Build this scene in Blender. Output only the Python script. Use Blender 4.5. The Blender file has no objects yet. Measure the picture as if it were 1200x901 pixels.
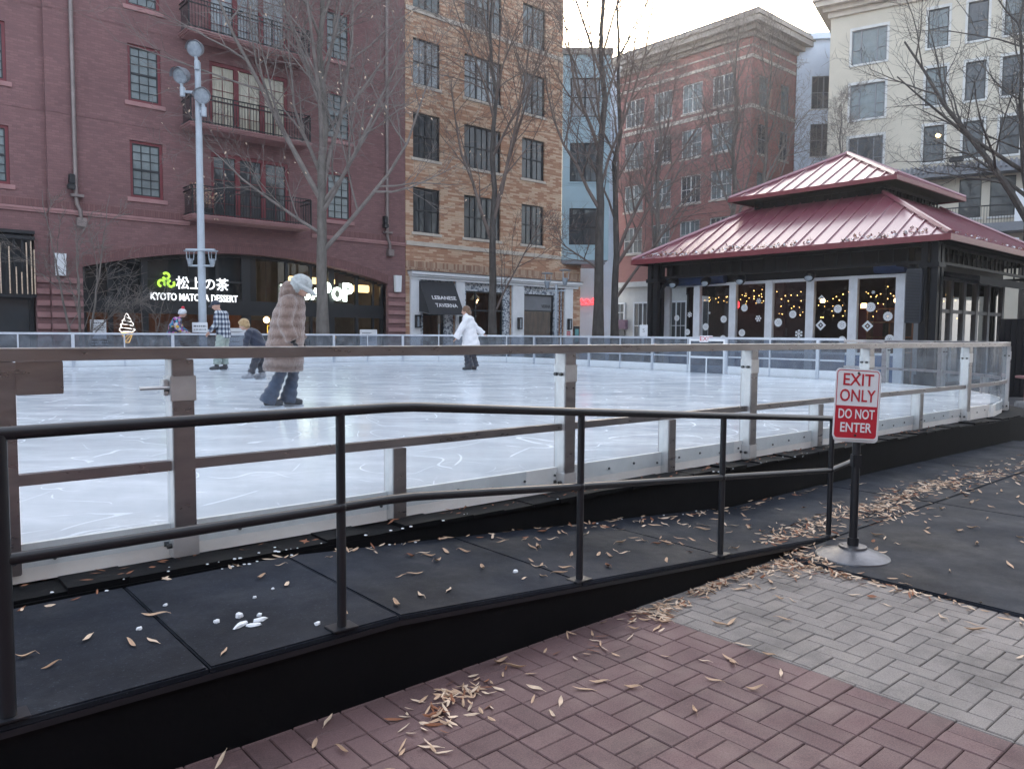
import bpy, bmesh, math, random
from mathutils import Vector, Matrix
from math import sin, cos, pi, radians, sqrt, atan2

random.seed(7)
scene = bpy.context.scene
COL = scene.collection

# ------------------------------------------------------------------ camera
cam_data = bpy.data.cameras.new('camera')
cam_data.sensor_width = 36.0
cam_data.lens = 27.0
cam_data.clip_start = 0.05
cam_data.clip_end = 2000
camera = bpy.data.objects.new('camera', cam_data)
COL.objects.link(camera)
PITCH, ROLL = radians(3.78), radians(0.40)
fw = Vector((0, cos(PITCH), -sin(PITCH)))
up0 = Vector((0, sin(PITCH), cos(PITCH)))
rt0 = Vector((1, 0, 0))
rt = rt0 * cos(ROLL) + up0 * sin(ROLL)
up = up0 * cos(ROLL) - rt0 * sin(ROLL)
camera.matrix_world = Matrix(((rt.x, up.x, -fw.x, 0), (rt.y, up.y, -fw.y, 0), (rt.z, up.z, -fw.z, 1.5), (0, 0, 0, 1)))
scene.camera = camera

# ------------------------------------------------------------------ sky, sun, exposure
SUN_AZ, SUN_EL = radians(6), radians(17)
world = bpy.data.worlds.new('World')
scene.world = world
world.use_nodes = True
wn = world.node_tree
wn.nodes.clear()
sky = wn.nodes.new('ShaderNodeTexSky')
sky.sky_type = 'NISHITA'
sky.sun_disc = False
sky.sun_elevation = SUN_EL
sky.sun_rotation = SUN_AZ
sky.air_density = 1.0
sky.dust_density = 5.0
sky.ozone_density = 1.5
bgn = wn.nodes.new('ShaderNodeBackground')
bgn.inputs['Strength'].default_value = 0.12
wout = wn.nodes.new('ShaderNodeOutputWorld')
# thin bright cloud over the whole sky
veil = wn.nodes.new('ShaderNodeMix'); veil.data_type = 'RGBA'; veil.blend_type = 'ADD'
veil.inputs[0].default_value = 1.0
veil.inputs[7].default_value = (2.7, 2.75, 2.9, 1)
wn.links.new(sky.outputs[0], veil.inputs[6])
wn.links.new(veil.outputs[2], bgn.inputs['Color'])
wn.links.new(bgn.outputs[0], wout.inputs['Surface'])
sun_data = bpy.data.lights.new('sun', 'SUN')
sun_data.energy = 0.6
sun_data.angle = radians(18)
sun_data.color = (1.0, 0.9, 0.78)
sun = bpy.data.objects.new('sun', sun_data)
COL.objects.link(sun)
sdir = Vector((sin(SUN_AZ) * cos(SUN_EL), cos(SUN_AZ) * cos(SUN_EL), sin(SUN_EL)))
sun.rotation_euler = sdir.to_track_quat('Z', 'Y').to_euler()
sun.location = (0, 60, 60)
vs = scene.view_settings
vs.view_transform = 'Standard'
vs.look = 'None'
vs.exposure = 1.7
vs.gamma = 1.0
vs.use_curve_mapping = False
scene.cycles.max_bounces = 8
scene.cycles.transparent_max_bounces = 24
scene.cycles.use_denoising = True
scene.cycles.volume_bounces = 1
scene.cycles.sample_clamp_indirect = 6.0

# ------------------------------------------------------------------ helpers
class MB:
    """collects geometry, then links it as one mesh object"""
    def __init__(s):
        s.v = []; s.f = []; s.m = []
    def face(s, pts, m=0):
        i = len(s.v)
        s.v.extend([tuple(p) for p in pts])
        s.f.append(tuple(range(i, i + len(pts)))); s.m.append(m)
        return s
    def box(s, x0, x1, y0, y1, z0, z1, m=0):
        if x0 > x1: x0, x1 = x1, x0
        if y0 > y1: y0, y1 = y1, y0
        if z0 > z1: z0, z1 = z1, z0
        i = len(s.v)
        s.v += [(x0,y0,z0),(x1,y0,z0),(x1,y1,z0),(x0,y1,z0),(x0,y0,z1),(x1,y0,z1),(x1,y1,z1),(x0,y1,z1)]
        for q in ((0,3,2,1),(4,5,6,7),(0,1,5,4),(1,2,6,5),(2,3,7,6),(3,0,4,7)):
            s.f.append(tuple(i + k for k in q)); s.m.append(m)
        return s
    def bevbox(s, x0, x1, y0, y1, z0, z1, b=.006, m=0):
        bm = bmesh.new()
        bmesh.ops.create_cube(bm, size=1, matrix=Matrix.Translation(((x0+x1)/2,(y0+y1)/2,(z0+z1)/2)) @ Matrix.Diagonal((abs(x1-x0),abs(y1-y0),abs(z1-z0),1)))
        bmesh.ops.bevel(bm, geom=bm.edges[:], offset=b, segments=2, affect='EDGES')
        s.add_bm(bm, m); return s
    def add_bm(s, bm, m=0, mat=None):
        i = len(s.v)
        bm.verts.index_update()
        for v in bm.verts:
            c = mat @ v.co if mat else v.co
            s.v.append(tuple(c))
        for f in bm.faces:
            s.f.append(tuple(i + v.index for v in f.verts)); s.m.append(m)
        bm.free()
    def tube(s, pts, rad, n=8, m=0, caps=True, flat=None):
        """tapered tube through pts; rad a number or list; flat=(direction, factor) squashes the section"""
        pts = [Vector(p) for p in pts]
        if not hasattr(rad, '__len__'): rad = [rad] * len(pts)
        base = len(s.v)
        d = (pts[1] - pts[0]).normalized()
        a = d.cross(Vector((0, 0, 1)))
        if a.length < .1: a = d.cross(Vector((1, 0, 0)))
        a.normalize()
        for k, p in enumerate(pts):
            if k == 0: t = pts[1] - pts[0]
            elif k == len(pts) - 1: t = pts[-1] - pts[-2]
            else: t = (pts[k + 1] - pts[k]).normalized() + (pts[k] - pts[k - 1]).normalized()
            if t.length < 1e-9: t = d
            t = t.normalized()
            a = a - t * a.dot(t)
            if a.length < 1e-6: a = t.orthogonal()
            a.normalize()
            b = t.cross(a)
            for j in range(n):
                w = 2 * pi * j / n
                o = a * cos(w) + b * sin(w)
                o = o * rad[k]
                if flat: o = o - flat[0] * o.dot(flat[0]) * (1 - flat[1])
                s.v.append(tuple(p + o))
        for k in range(len(pts) - 1):
            for j in range(n):
                j2 = (j + 1) % n
                s.f.append((base+k*n+j, base+k*n+j2, base+(k+1)*n+j2, base+(k+1)*n+j)); s.m.append(m)
        if caps:
            s.f.append(tuple(base + j for j in reversed(range(n)))); s.m.append(m)
            e = base + (len(pts) - 1) * n
            s.f.append(tuple(e + j for j in range(n))); s.m.append(m)
        return s
    def cyl(s, p0, p1, r, n=12, m=0, r1=None):
        return s.tube([p0, p1], [r, r if r1 is None else r1], n, m)
    def ell(s, c, r, n=14, m=0, rot=None):
        bm = bmesh.new()
        bmesh.ops.create_uvsphere(bm, u_segments=n, v_segments=max(6, n * 2 // 3), radius=1)
        mt = Matrix.Translation(c) @ (rot.to_4x4() if rot else Matrix.Identity(4)) @ Matrix.Diagonal((*r, 1)) if hasattr(r, '__len__') else Matrix.Translation(c) @ Matrix.Scale(r, 4)
        s.add_bm(bm, m, mt); return s
    def loft(s, rings, n=20, m=0):
        """rings: (cx, cy, z, rx, ry)"""
        base = len(s.v)
        for (cx, cy, z, rx, ry) in rings:
            for j in range(n):
                w = 2 * pi * j / n
                s.v.append((cx + rx * cos(w), cy + ry * sin(w), z))
        for k in range(len(rings) - 1):
            for j in range(n):
                j2 = (j + 1) % n
                s.f.append((base+k*n+j, base+k*n+j2, base+(k+1)*n+j2, base+(k+1)*n+j)); s.m.append(m)
        s.f.append(tuple(base + j for j in reversed(range(n)))); s.m.append(m)
        e = base + (len(rings) - 1) * n
        s.f.append(tuple(e + j for j in range(n))); s.m.append(m)
        return s
    def prism(s, outline, axis, a0, a1, m=0):
        """outline of 2-D points, extruded along axis 'x','y','z' from a0 to a1"""
        def P(q, a):
            if axis == 'y': return (q[0], a, q[1])
            if axis == 'x': return (a, q[0], q[1])
            return (q[0], q[1], a)
        n = len(outline); i = len(s.v)
        s.v += [P(q, a0) for q in outline] + [P(q, a1) for q in outline]
        s.f.append(tuple(i + k for k in range(n))); s.m.append(m)
        s.f.append(tuple(i + n + k for k in reversed(range(n)))); s.m.append(m)
        for k in range(n):
            k2 = (k + 1) % n
            s.f.append((i + k, i + n + k, i + n + k2, i + k2)); s.m.append(m)
        return s
    def mesh(s, name, mats, smooth=False, fix=True):
        me = bpy.data.meshes.new(name)
        me.from_pydata(s.v, [], s.f)
        if not isinstance(mats, (list, tuple)): mats = [mats]
        for mm in mats: me.materials.append(mm)
        if len(mats) > 1: me.polygons.foreach_set('material_index', s.m)
        if fix:
            bm = bmesh.new(); bm.from_mesh(me)
            bmesh.ops.recalc_face_normals(bm, faces=bm.faces[:])
            bm.to_mesh(me); bm.free()
        if smooth:
            me.polygons.foreach_set('use_smooth', [True] * len(me.polygons))
            try: me.set_sharp_from_angle(angle=radians(40))
            except Exception: pass
        me.update()
        return me
    def build(s, name, mats, parent=None, smooth=False, fix=True):
        return link(name, s.mesh(name, mats, smooth, fix), parent)

def link(name, me, parent=None):
    o = bpy.data.objects.new(name, me)
    COL.objects.link(o)
    if parent is not None: o.parent = parent
    return o

def tag(o, label=None, cat=None, group=None, kind=None):
    if label: o['label'] = label
    if cat: o['category'] = cat
    if group: o['group'] = group
    if kind: o['kind'] = kind
    return o

def thing(name, label, cat, loc=(0, 0, 0), rz=0.0, group=None):
    o = bpy.data.objects.new(name, None)
    o.empty_display_size = .2
    COL.objects.link(o)
    o.location = loc; o.rotation_euler = (0, 0, rz)
    return tag(o, label, cat, group)

def copy_tree(o, parent=None):
    c = o.copy(); COL.objects.link(c)
    if parent is not None: c.parent = parent
    for ch in list(o.children): copy_tree(ch, c)
    return c

# the square's two directions: rink frame (x along the near barrier, y across the ice) and building frame
QX, QY, RA = -.65, 2.96, radians(40.8)
def R(x, y, z=0.0):
    return (QX + x * cos(RA) - y * sin(RA), QY + x * sin(RA) + y * cos(RA), z)
AX, AY, GA = -12.3, 25.7, radians(41.5)
def G(u, y, z=0.0):
    return (AX + u * cos(GA) - y * sin(GA), AY + u * sin(GA) + y * cos(GA), z)

# ------------------------------------------------------------------ materials
def new_mat(name):
    m = bpy.data.materials.new(name); m.use_nodes = True
    nt = m.node_tree
    return m, nt, nt.nodes['Principled BSDF']
def N(nt, t, **kw):
    n = nt.nodes.new(t)
    for k, v in kw.items(): setattr(n, k, v)
    return n
def obj_coord(nt, scale=None):
    tc = N(nt, 'ShaderNodeTexCoord')
    if scale is None: return tc.outputs['Object']
    mp = N(nt, 'ShaderNodeMapping')
    mp.inputs['Scale'].default_value = scale
    nt.links.new(tc.outputs['Object'], mp.inputs[0])
    return mp.outputs[0]
def ramp(nt, fac, stops):
    r = N(nt, 'ShaderNodeValToRGB')
    nt.links.new(fac, r.inputs[0])
    e = r.color_ramp.elements
    while len(e) < len(stops): e.new(.5)
    for q, (p, c) in zip(e, stops):
        q.position = p
        q.color = (c, c, c, 1) if not hasattr(c, '__len__') else (*c, 1)
    return r.outputs[0]
def mixc(nt, fac, a, b, mode='MIX'):
    n = N(nt, 'ShaderNodeMix', data_type='RGBA', blend_type=mode)
    for sock, v in ((n.inputs[0], fac), (n.inputs[6], a), (n.inputs[7], b)):
        if isinstance(v, bpy.types.NodeSocket): nt.links.new(v, sock)
        elif hasattr(v, '__len__'): sock.default_value = (*v, 1)
        else: sock.default_value = v
    return n.outputs[2]
def math_n(nt, op, a, b=0.0):
    n = N(nt, 'ShaderNodeMath', operation=op)
    for sock, v in ((n.inputs[0], a), (n.inputs[1], b)):
        if isinstance(v, bpy.types.NodeSocket): nt.links.new(v, sock)
        else: sock.default_value = v
    return n.outputs[0]
def noise(nt, vec, scale, detail=4, rough=.55):
    n = N(nt, 'ShaderNodeTexNoise')
    n.inputs['Scale'].default_value = scale
    n.inputs['Detail'].default_value = detail
    n.inputs['Roughness'].default_value = rough
    nt.links.new(vec, n.inputs['Vector'])
    return n.outputs['Fac']
def bump(nt, bsdf, h, strength=.3, dist=.01):
    b = N(nt, 'ShaderNodeBump')
    b.inputs['Strength'].default_value = strength
    b.inputs['Distance'].default_value = dist
    nt.links.new(h, b.inputs['Height'])
    nt.links.new(b.outputs[0], bsdf.inputs['Normal'])

def mat(name, col, rough=.6, metal=0.0, var=.12, vs=3.0, bm=None, spec=.5, coat=0.0, scale=None, rvar=0.0):
    """plain surface with uneven tone; bm = (scale, strength, distance)"""
    m, nt, b = new_mat(name)
    v = obj_coord(nt, scale)
    f = noise(nt, v, vs, 5, .6)
    lo = tuple(c * (1 - var) for c in col); hi = tuple(min(1, c * (1 + var)) for c in col)
    nt.links.new(ramp(nt, f, [(.3, lo), (.7, hi)]), b.inputs['Base Color'])
    b.inputs['Roughness'].default_value = rough
    if rvar:
        nt.links.new(ramp(nt, noise(nt, v, vs * 2.3, 4), [(.3, max(0, rough - rvar)), (.7, min(1, rough + rvar))]), b.inputs['Roughness'])
    b.inputs['Metallic'].default_value = metal
    b.inputs['Specular IOR Level'].default_value = spec
    b.inputs['Coat Weight'].default_value = coat
    b.inputs['Coat Roughness'].default_value = .03
    if bm: bump(nt, b, noise(nt, v, bm[0], 3), bm[1], bm[2])
    return m

def emit(name, col, strength):
    m, nt, b = new_mat(name)
    b.inputs['Base Color'].default_value = (*[c * .5 for c in col], 1)
    b.inputs['Emission Color'].default_value = (*col, 1)
    b.inputs['Emission Strength'].default_value = strength
    return m

def wall_vec(nt):
    tc = N(nt, 'ShaderNodeTexCoord')
    sp = N(nt, 'ShaderNodeSeparateXYZ'); nt.links.new(tc.outputs['Object'], sp.inputs[0])
    cb = N(nt, 'ShaderNodeCombineXYZ')
    nt.links.new(math_n(nt, 'ADD', sp.outputs[0], sp.outputs[1]), cb.inputs[0])
    nt.links.new(sp.outputs[2], cb.inputs[1])
    return cb.outputs[0], tc.outputs['Object']

def brick(name, stops, mortar, bw=.21, bh=.075, ms=.008, streak=0.0, dirt=.25):
    m, nt, b = new_mat(name)
    v, ov = wall_vec(nt)
    br = N(nt, 'ShaderNodeTexBrick')
    br.inputs['Color1'].default_value = (0, 0, 0, 1); br.inputs['Color2'].default_value = (1, 1, 1, 1)
    br.inputs['Mortar'].default_value = (.5, .5, .5, 1)
    br.inputs['Scale'].default_value = 1
    br.inputs['Brick Width'].default_value = bw
    br.inputs['Row Height'].default_value = bh
    br.inputs['Mortar Size'].default_value = ms
    br.inputs['Mortar Smooth'].default_value = .2
    nt.links.new(v, br.inputs['Vector'])
    fac = br.outputs['Color']
    if streak:
        mp = N(nt, 'ShaderNodeMapping'); mp.inputs['Scale'].default_value = (1.5, 5.0, 1)
        nt.links.new(v, mp.inputs[0])
        s = noise(nt, mp.outputs[0], 1.3, 2)
        fac = math_n(nt, 'ADD', math_n(nt, 'MULTIPLY', br.outputs['Color'], 1 - streak), math_n(nt, 'MULTIPLY', s, streak))
    c = ramp(nt, fac, stops)
    big = ramp(nt, noise(nt, ov, .45, 5), [(.3, 1 - dirt), (.7, 1.0)])
    c = mixc(nt, br.outputs['Fac'], c, mortar)
    c = mixc(nt, 1.0, c, big, 'MULTIPLY')
    nt.links.new(c, b.inputs['Base Color'])
    b.inputs['Roughness'].default_value = .85
    bump(nt, b, math_n(nt, 'SUBTRACT', 1.0, br.outputs['Fac']), .5, .006)
    return m

def glass_mat(name, tint=(.9, .95, .97), refl=1.0, rough=.02, veil=0.0):
    m, nt, b = new_mat(name)
    nt.nodes.remove(b)
    tr = N(nt, 'ShaderNodeBsdfTransparent'); tr.inputs[0].default_value = (*tint, 1)
    gl = N(nt, 'ShaderNodeBsdfGlossy'); gl.inputs['Roughness'].default_value = rough
    fr = N(nt, 'ShaderNodeFresnel'); fr.inputs[0].default_value = 1.5
    geo = N(nt, 'ShaderNodeNewGeometry')
    k = math_n(nt, 'MULTIPLY', fr.outputs[0], refl)
    k = math_n(nt, 'MULTIPLY', k, math_n(nt, 'SUBTRACT', 1.0, geo.outputs['Backfacing']))
    mx = N(nt, 'ShaderNodeMixShader')
    nt.links.new(k, mx.inputs[0]); nt.links.new(tr.outputs[0], mx.inputs[1]); nt.links.new(gl.outputs[0], mx.inputs[2])
    last = mx.outputs[0]
    if veil:
        df = N(nt, 'ShaderNodeBsdfDiffuse'); df.inputs[0].default_value = (.7, .75, .8, 1)
        tc = N(nt, 'ShaderNodeTexCoord')
        f = ramp(nt, noise(nt, tc.outputs['Object'], 3.5, 6, .7), [(.35, veil * .3), (.75, veil * 1.6)])
        m2 = N(nt, 'ShaderNodeMixShader')
        nt.links.new(f, m2.inputs[0]); nt.links.new(last, m2.inputs[1]); nt.links.new(df.outputs[0], m2.inputs[2])
        last = m2.outputs[0]
    nt.links.new(last, nt.nodes['Material Output'].inputs['Surface'])
    return m

def ice_mat():
    m, nt, b = new_mat('ice')
    v = obj_coord(nt)
    # worn, scraped ice: broad milky patches and thin curved blade scratches
    patch = noise(nt, v, .5, 6, .62)
    mp = N(nt, 'ShaderNodeMapping'); mp.inputs['Scale'].default_value = (.55, 1.5, 1); mp.inputs['Rotation'].default_value = (0, 0, .7)
    nt.links.new(v, mp.inputs[0])
    patch2 = noise(nt, mp.outputs[0], 1.6, 7, .7)
    scr = None
    for k, (sc, wd, dist) in enumerate(((.35, .0035, .8), (.5, .004, 1.2), (.8, .006, .7), (1.1, .006, 1.0))):
        mp2 = N(nt, 'ShaderNodeMapping')
        mp2.inputs['Location'].default_value = (k * 7.3, k * 3.1, k)
        mp2.inputs['Rotation'].default_value = (0, 0, k * 1.1)
        nt.links.new(v, mp2.inputs[0])
        n = N(nt, 'ShaderNodeTexNoise'); n.inputs['Scale'].default_value = sc; n.inputs['Detail'].default_value = 1.0
        n.inputs['Distortion'].default_value = dist
        nt.links.new(mp2.outputs[0], n.inputs['Vector'])
        d = math_n(nt, 'ABSOLUTE', math_n(nt, 'SUBTRACT', n.outputs['Fac'], .5))
        line = ramp(nt, d, [(0, 1.0), (wd, 0.0)])
        brk = ramp(nt, noise(nt, mp2.outputs[0], 1.7, 3), [(.45, 0.0), (.6, 1.0)])
        line = math_n(nt, 'MULTIPLY', line, brk)
        scr = line if scr is None else math_n(nt, 'MAXIMUM', scr, line)
    c = ramp(nt, patch, [(.3, (.66, .69, .72)), (.7, (.76, .785, .81))])
    c = mixc(nt, ramp(nt, patch2, [(.44, 0.0), (.7, .8)]), c, (.86, .875, .89))
    c = mixc(nt, math_n(nt, 'MULTIPLY', scr, .5), c, (.92, .935, .95))
    nt.links.new(c, b.inputs['Base Color'])
    r = ramp(nt, patch2, [(.35, .09), (.7, .3)])
    r = math_n(nt, 'MAXIMUM', r, math_n(nt, 'MULTIPLY', scr, .6))
    nt.links.new(r, b.inputs['Roughness'])
    b.inputs['IOR'].default_value = 1.31
    bump(nt, b, math_n(nt, 'ADD', patch2, math_n(nt, 'MULTIPLY', scr, .5)), .12, .01)
    return m

def paver_mat(name, col, var):
    """each paver carries its own random tone in a face attribute"""
    m, nt, b = new_mat(name)
    at = N(nt, 'ShaderNodeAttribute', attribute_name='tone')
    v = obj_coord(nt)
    lo = tuple(c * (1 - var) for c in col); hi = tuple(c * (1 + var) for c in col)
    c = ramp(nt, at.outputs['Fac'], [(0, lo), (1, hi)])
    g = ramp(nt, noise(nt, v, 170, 3, .8), [(.3, .6), (.7, 1.3)])
    c = mixc(nt, 1.0, c, g, 'MULTIPLY')
    st = ramp(nt, noise(nt, v, 1.7, 8, .72), [(.32, .55), (.5, .95), (.7, 1.1)])
    c = mixc(nt, 1.0, c, st, 'MULTIPLY')
    nt.links.new(c, b.inputs['Base Color'])
    nt.links.new(ramp(nt, noise(nt, v, 5, 4), [(.3, .55), (.7, .85)]), b.inputs['Roughness'])
    bump(nt, b, noise(nt, v, 180, 3, .7), .5, .003)
    return m

def rubber_mat(name, col):
    m, nt, b = new_mat(name)
    v = obj_coord(nt)
    c = ramp(nt, noise(nt, v, 1.1, 7, .65), [(.3, tuple(q * .6 for q in col)), (.72, tuple(q * 2.0 for q in col))])
    dust = ramp(nt, noise(nt, v, 2.6, 8, .75), [(.5, 0.0), (.75, .5)])
    c = mixc(nt, dust, c, (.05, .054, .062))
    sp = ramp(nt, noise(nt, v, 95, 2, .6), [(.62, 0.0), (.72, .55)])
    c = mixc(nt, sp, c, tuple(q * 4 + .02 for q in col))
    nt.links.new(c, b.inputs['Base Color'])
    nt.links.new(ramp(nt, noise(nt, v, 1.7, 6, .7), [(.3, .45), (.7, .8)]), b.inputs['Roughness'])
    b.inputs['Specular IOR Level'].default_value = .14
    bump(nt, b, noise(nt, v, 220, 3, .7), .35, .003)
    return m

def cloth(name, cols, scale, rough=.9, vor=False, bm=(60, .4, .01)):
    m, nt, b = new_mat(name)
    v = obj_coord(nt)
    if vor:
        t = N(nt, 'ShaderNodeTexVoronoi'); t.inputs['Scale'].default_value = scale
        nt.links.new(v, t.inputs['Vector'])
        sp = N(nt, 'ShaderNodeSeparateColor'); nt.links.new(t.outputs['Color'], sp.inputs[0]); f = sp.outputs[0]
    else: f = noise(nt, v, scale, 5, .7)
    n = len(cols)
    r = N(nt, 'ShaderNodeValToRGB'); nt.links.new(f, r.inputs[0])
    e = r.color_ramp.elements
    while len(e) < n: e.new(.5)
    for k, c in enumerate(cols):
        e[k].position = (k / n if vor else .3 + .4 * k / max(1, n - 1)); e[k].color = (*c, 1)
    if vor: r.color_ramp.interpolation = 'CONSTANT'
    nt.links.new(r.outputs[0], b.inputs['Base Color'])
    b.inputs['Roughness'].default_value = rough
    b.inputs['Sheen Weight'].default_value = .3
    if bm: bump(nt, b, noise(nt, v, bm[0], 4, .7), bm[1], bm[2])
    return m

def plaid_mat():
    m, nt, b = new_mat('plaid flannel')
    tc = N(nt, 'ShaderNodeTexCoord'); sp = N(nt, 'ShaderNodeSeparateXYZ'); nt.links.new(tc.outputs['Object'], sp.inputs[0])
    def stripes(s, per):
        w = math_n(nt, 'FRACT', math_n(nt, 'MULTIPLY', s, 1 / per))
        return math_n(nt, 'GREATER_THAN', w, .5)
    a = stripes(math_n(nt, 'ADD', sp.outputs[0], sp.outputs[1]), .12)
    c = stripes(sp.outputs[2], .12)
    f = math_n(nt, 'MULTIPLY', math_n(nt, 'ADD', a, c), .5)
    nt.links.new(ramp(nt, f, [(0, (.55, .58, .6)), (.5, (.17, .2, .26)), (1, (.02, .03, .06))]), b.inputs['Base Color'])
    b.inputs['Roughness'].default_value = .9
    return m

M = {}
M['red_brick'] = brick('red brick', [(0, (.2, .104, .104)), (.5, (.23, .118, .117)), (1, (.26, .137, .134))], (.19, .105, .105), dirt=.18)
M['red_soldier'] = brick('soldier course brick', [(0, (.18, .085, .082)), (1, (.24, .115, .11))], (.15, .08, .08), bw=.075, bh=.24)
M['tan_brick'] = brick('buff and russet brick', [(.33, (.42, .215, .13)), (.46, (.48, .27, .165)), (.56, (.6, .41, .28)), (.8, (.66, .49, .35))], (.47, .31, .22), bw=.4, bh=.085, ms=.006, streak=.4, dirt=.12)
M['tan_soldier'] = brick('upright buff brick', [(.3, (.34, .18, .115)), (.6, (.52, .37, .26))], (.38, .26, .2), bw=.1, bh=.33)
M['far_brick'] = brick('far red brick', [(0, (.31, .135, .12)), (1, (.38, .17, .15))], (.36, .2, .18), dirt=.15)
M['plaza_brick'] = brick('plaza brick', [(0, (.14, .1, .09)), (1, (.22, .16, .14))], (.22, .19, .18))
M['red_stone'] = mat('painted pink stone', (.35, .19, .185), .8, var=.15, vs=2, bm=(30, .3, .01))
M['pale_stone'] = mat('pale limestone', (.55, .49, .42), .8, var=.12, vs=2, bm=(30, .25, .01))
M['red_paint'] = mat('dark red paint', (.17, .028, .035), .45, var=.12)
M['black_paint'] = mat('black window paint', (.016, .019, .023), .4, var=.2)
M['black_iron'] = mat('black wrought iron', (.012, .013, .016), .45, var=.3, vs=8)
M['grey_paint'] = mat('grey paint', (.2, .21, .23), .5, var=.1)
M['white_paint'] = mat('white paint', (.8, .82, .84), .55, var=.06, vs=2, bm=(12, .1, .01))
M['white_trim'] = mat('off white trim', (.62, .62, .6), .6, var=.1, vs=1.5)
M['blue_panel'] = mat('pale blue cladding', (.36, .5, .56), .6, var=.08, vs=1)
M['siding'] = mat('blue white siding', (.62, .7, .8), .6, var=.08, vs=1)
M['cream'] = mat('cream stucco', (.6, .55, .455), .85, var=.08, vs=.7, bm=(40, .2, .01))
M['cornice'] = mat('taupe cornice', (.3, .27, .24), .7, var=.2, vs=1.2)
M['roof_grey'] = mat('grey roof felt', (.12, .12, .13), .8)
M['zinc'] = mat('galvanised downpipe', (.24, .2, .19), .45, .5, var=.2, vs=3)
M['pane_curtain'] = mat('glass over pale curtain', (.15, .185, .19), .7, var=.25, vs=2.5, coat=1.0)
M['pane_blind'] = mat('glass over white blind', (.3, .34, .36), .7, var=.2, vs=1.5, coat=1.0)
M['pane_dark'] = mat('dark window glass', (.022, .028, .034), .5, var=.4, vs=1.2, coat=1.0)
M['pane_warm'] = mat('glass over cream drape', (.46, .43, .33), .7, var=.35, vs=3.5, coat=1.0, scale=(4, 1, .4))
M['shop_black'] = mat('black shopfront metal', (.014, .016, .019), .4, var=.3)
M['shop_glass'] = glass_mat('shopfront glass', (.72, .76, .78), 1.3)
M['barrier_glass'] = glass_mat('barrier glazing', (.93, .96, .98), .8, .03, veil=.045)
M['far_glass'] = glass_mat('far barrier glazing', (.5, .54, .6), .8, .05, veil=.14)
M['pav_glass'] = glass_mat('pavilion glass', (.74, .78, .8), 2.2)
M['wood_wall'] = mat('warm timber wall', (.2, .085, .04), .6, var=.5, vs=2, scale=(3, 3, .5))
M['shop_wall'] = mat('pale shop wall', (.2, .15, .1), .8, var=.2)
M['shop_floor'] = mat('dark shop floor', (.05, .045, .04), .5)
M['ice'] = ice_mat()
M['kick'] = mat('cream kickboard plastic', (.93, .89, .84), .5, var=.1, vs=3, bm=(20, .1, .01))
M['steel'] = mat('brushed stainless steel', (.4, .38, .385), .34, 1.0, var=.14, vs=3, scale=(1, 1, 4), rvar=.1)
M['steel_pale'] = mat('pale reflection steel', (.66, .66, .66), .42, .75, var=.14, vs=5, rvar=.12)  # same stainless steel, its brighter reflections put into the colour
M['bolt'] = mat('dark bolt steel', (.1, .1, .1), .4, 1.0)
M['alu'] = mat('aluminium rail', (.62, .66, .72), .45, .6, var=.1, vs=4)
M['black_rail'] = mat('black powder coated steel', (.012, .013, .017), .36, var=.12, vs=5, bm=(60, .06, .002))
M['deck'] = rubber_mat('black rubber decking', (.0105, .013, .019))
M['matting'] = rubber_mat('black rubber matting', (.012, .0148, .021))
M['black_skirt'] = mat('black painted plywood', (.003, .0033, .0045), .7, spec=.15, var=.35, vs=2, bm=(30, .2, .01))
M['paver_red'] = paver_mat('red concrete paver', (.142, .083, .082), .12)
M['paver_grey'] = paver_mat('grey concrete paver', (.22, .195, .18), .07)
M['grout'] = mat('dark sand joint', (.018, .015, .016), .95, var=.4, vs=20)
M['asphalt'] = mat('asphalt', (.055, .055, .06), .9, var=.2, vs=2, bm=(120, .3, .005))
M['concrete'] = mat('pale concrete walk', (.27, .27, .27), .9, var=.15, vs=1.5, bm=(60, .2, .005))
M['roof_metal'] = mat('maroon standing seam metal', (.22, .065, .085), .42, .0, var=.1, vs=1.2, coat=1.0)
M['roof_metal'].node_tree.nodes['Principled BSDF'].inputs['Coat Roughness'].default_value = .2
M['roof_metal'].node_tree.nodes['Principled BSDF'].inputs['Coat IOR'].default_value = 1.9
M['pav_black'] = mat('black pavilion steel', (.009, .010, .013), .55, var=.2, spec=.2)
M['pav_frame'] = mat('pale grey window frame', (.74, .76, .8), .55, var=.1)
M['navy'] = mat('navy canvas', (.025, .05, .13), .8, var=.25, vs=3)
M['navy_panel'] = mat('blue painted panel', (.06, .12, .26), .6, var=.2, vs=1.5)
M['paper'] = mat('white paper', (.78, .8, .82), .8, var=.05)
M['leaf_tan'] = mat('dry tan leaf', (.52, .35, .23), .75, var=.35, vs=14)
M['leaf_pale'] = mat('dry pale leaf', (.68, .52, .38), .75, var=.3, vs=14)
M['leaf_brown'] = mat('dry brown leaf', (.25, .1, .05), .75, var=.35, vs=14)
M['snow'] = mat('crushed ice', (.8, .83, .87), .5, var=.06, bm=(40, .3, .01))
M['bark'] = mat('grey brown bark', (.15, .135, .12), .9, var=.35, vs=6, scale=(1, 1, .35), bm=(22, .8, .03))
M['bark_pale'] = mat('pale grey bark', (.17, .15, .135), .9, var=.3, vs=6, scale=(1, 1, .35), bm=(22, .7, .03))
M['bark_dark'] = mat('dark wet bark', (.075, .066, .06), .85, var=.4, vs=6, scale=(1, 1, .35), bm=(22, .9, .03))
M['twig'] = mat('grey twig', (.19, .165, .15), .9, var=.25)
M['twig_brown'] = mat('red brown twig', (.15, .115, .1), .9, var=.25)
M['pole_paint'] = mat('pale blue grey pole paint', (.4, .45, .5), .5, var=.08, vs=4)
M['lamp_lens'] = mat('frosted lamp lens', (.27, .31, .35), .3, var=.25, vs=9, coat=.5)
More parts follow.
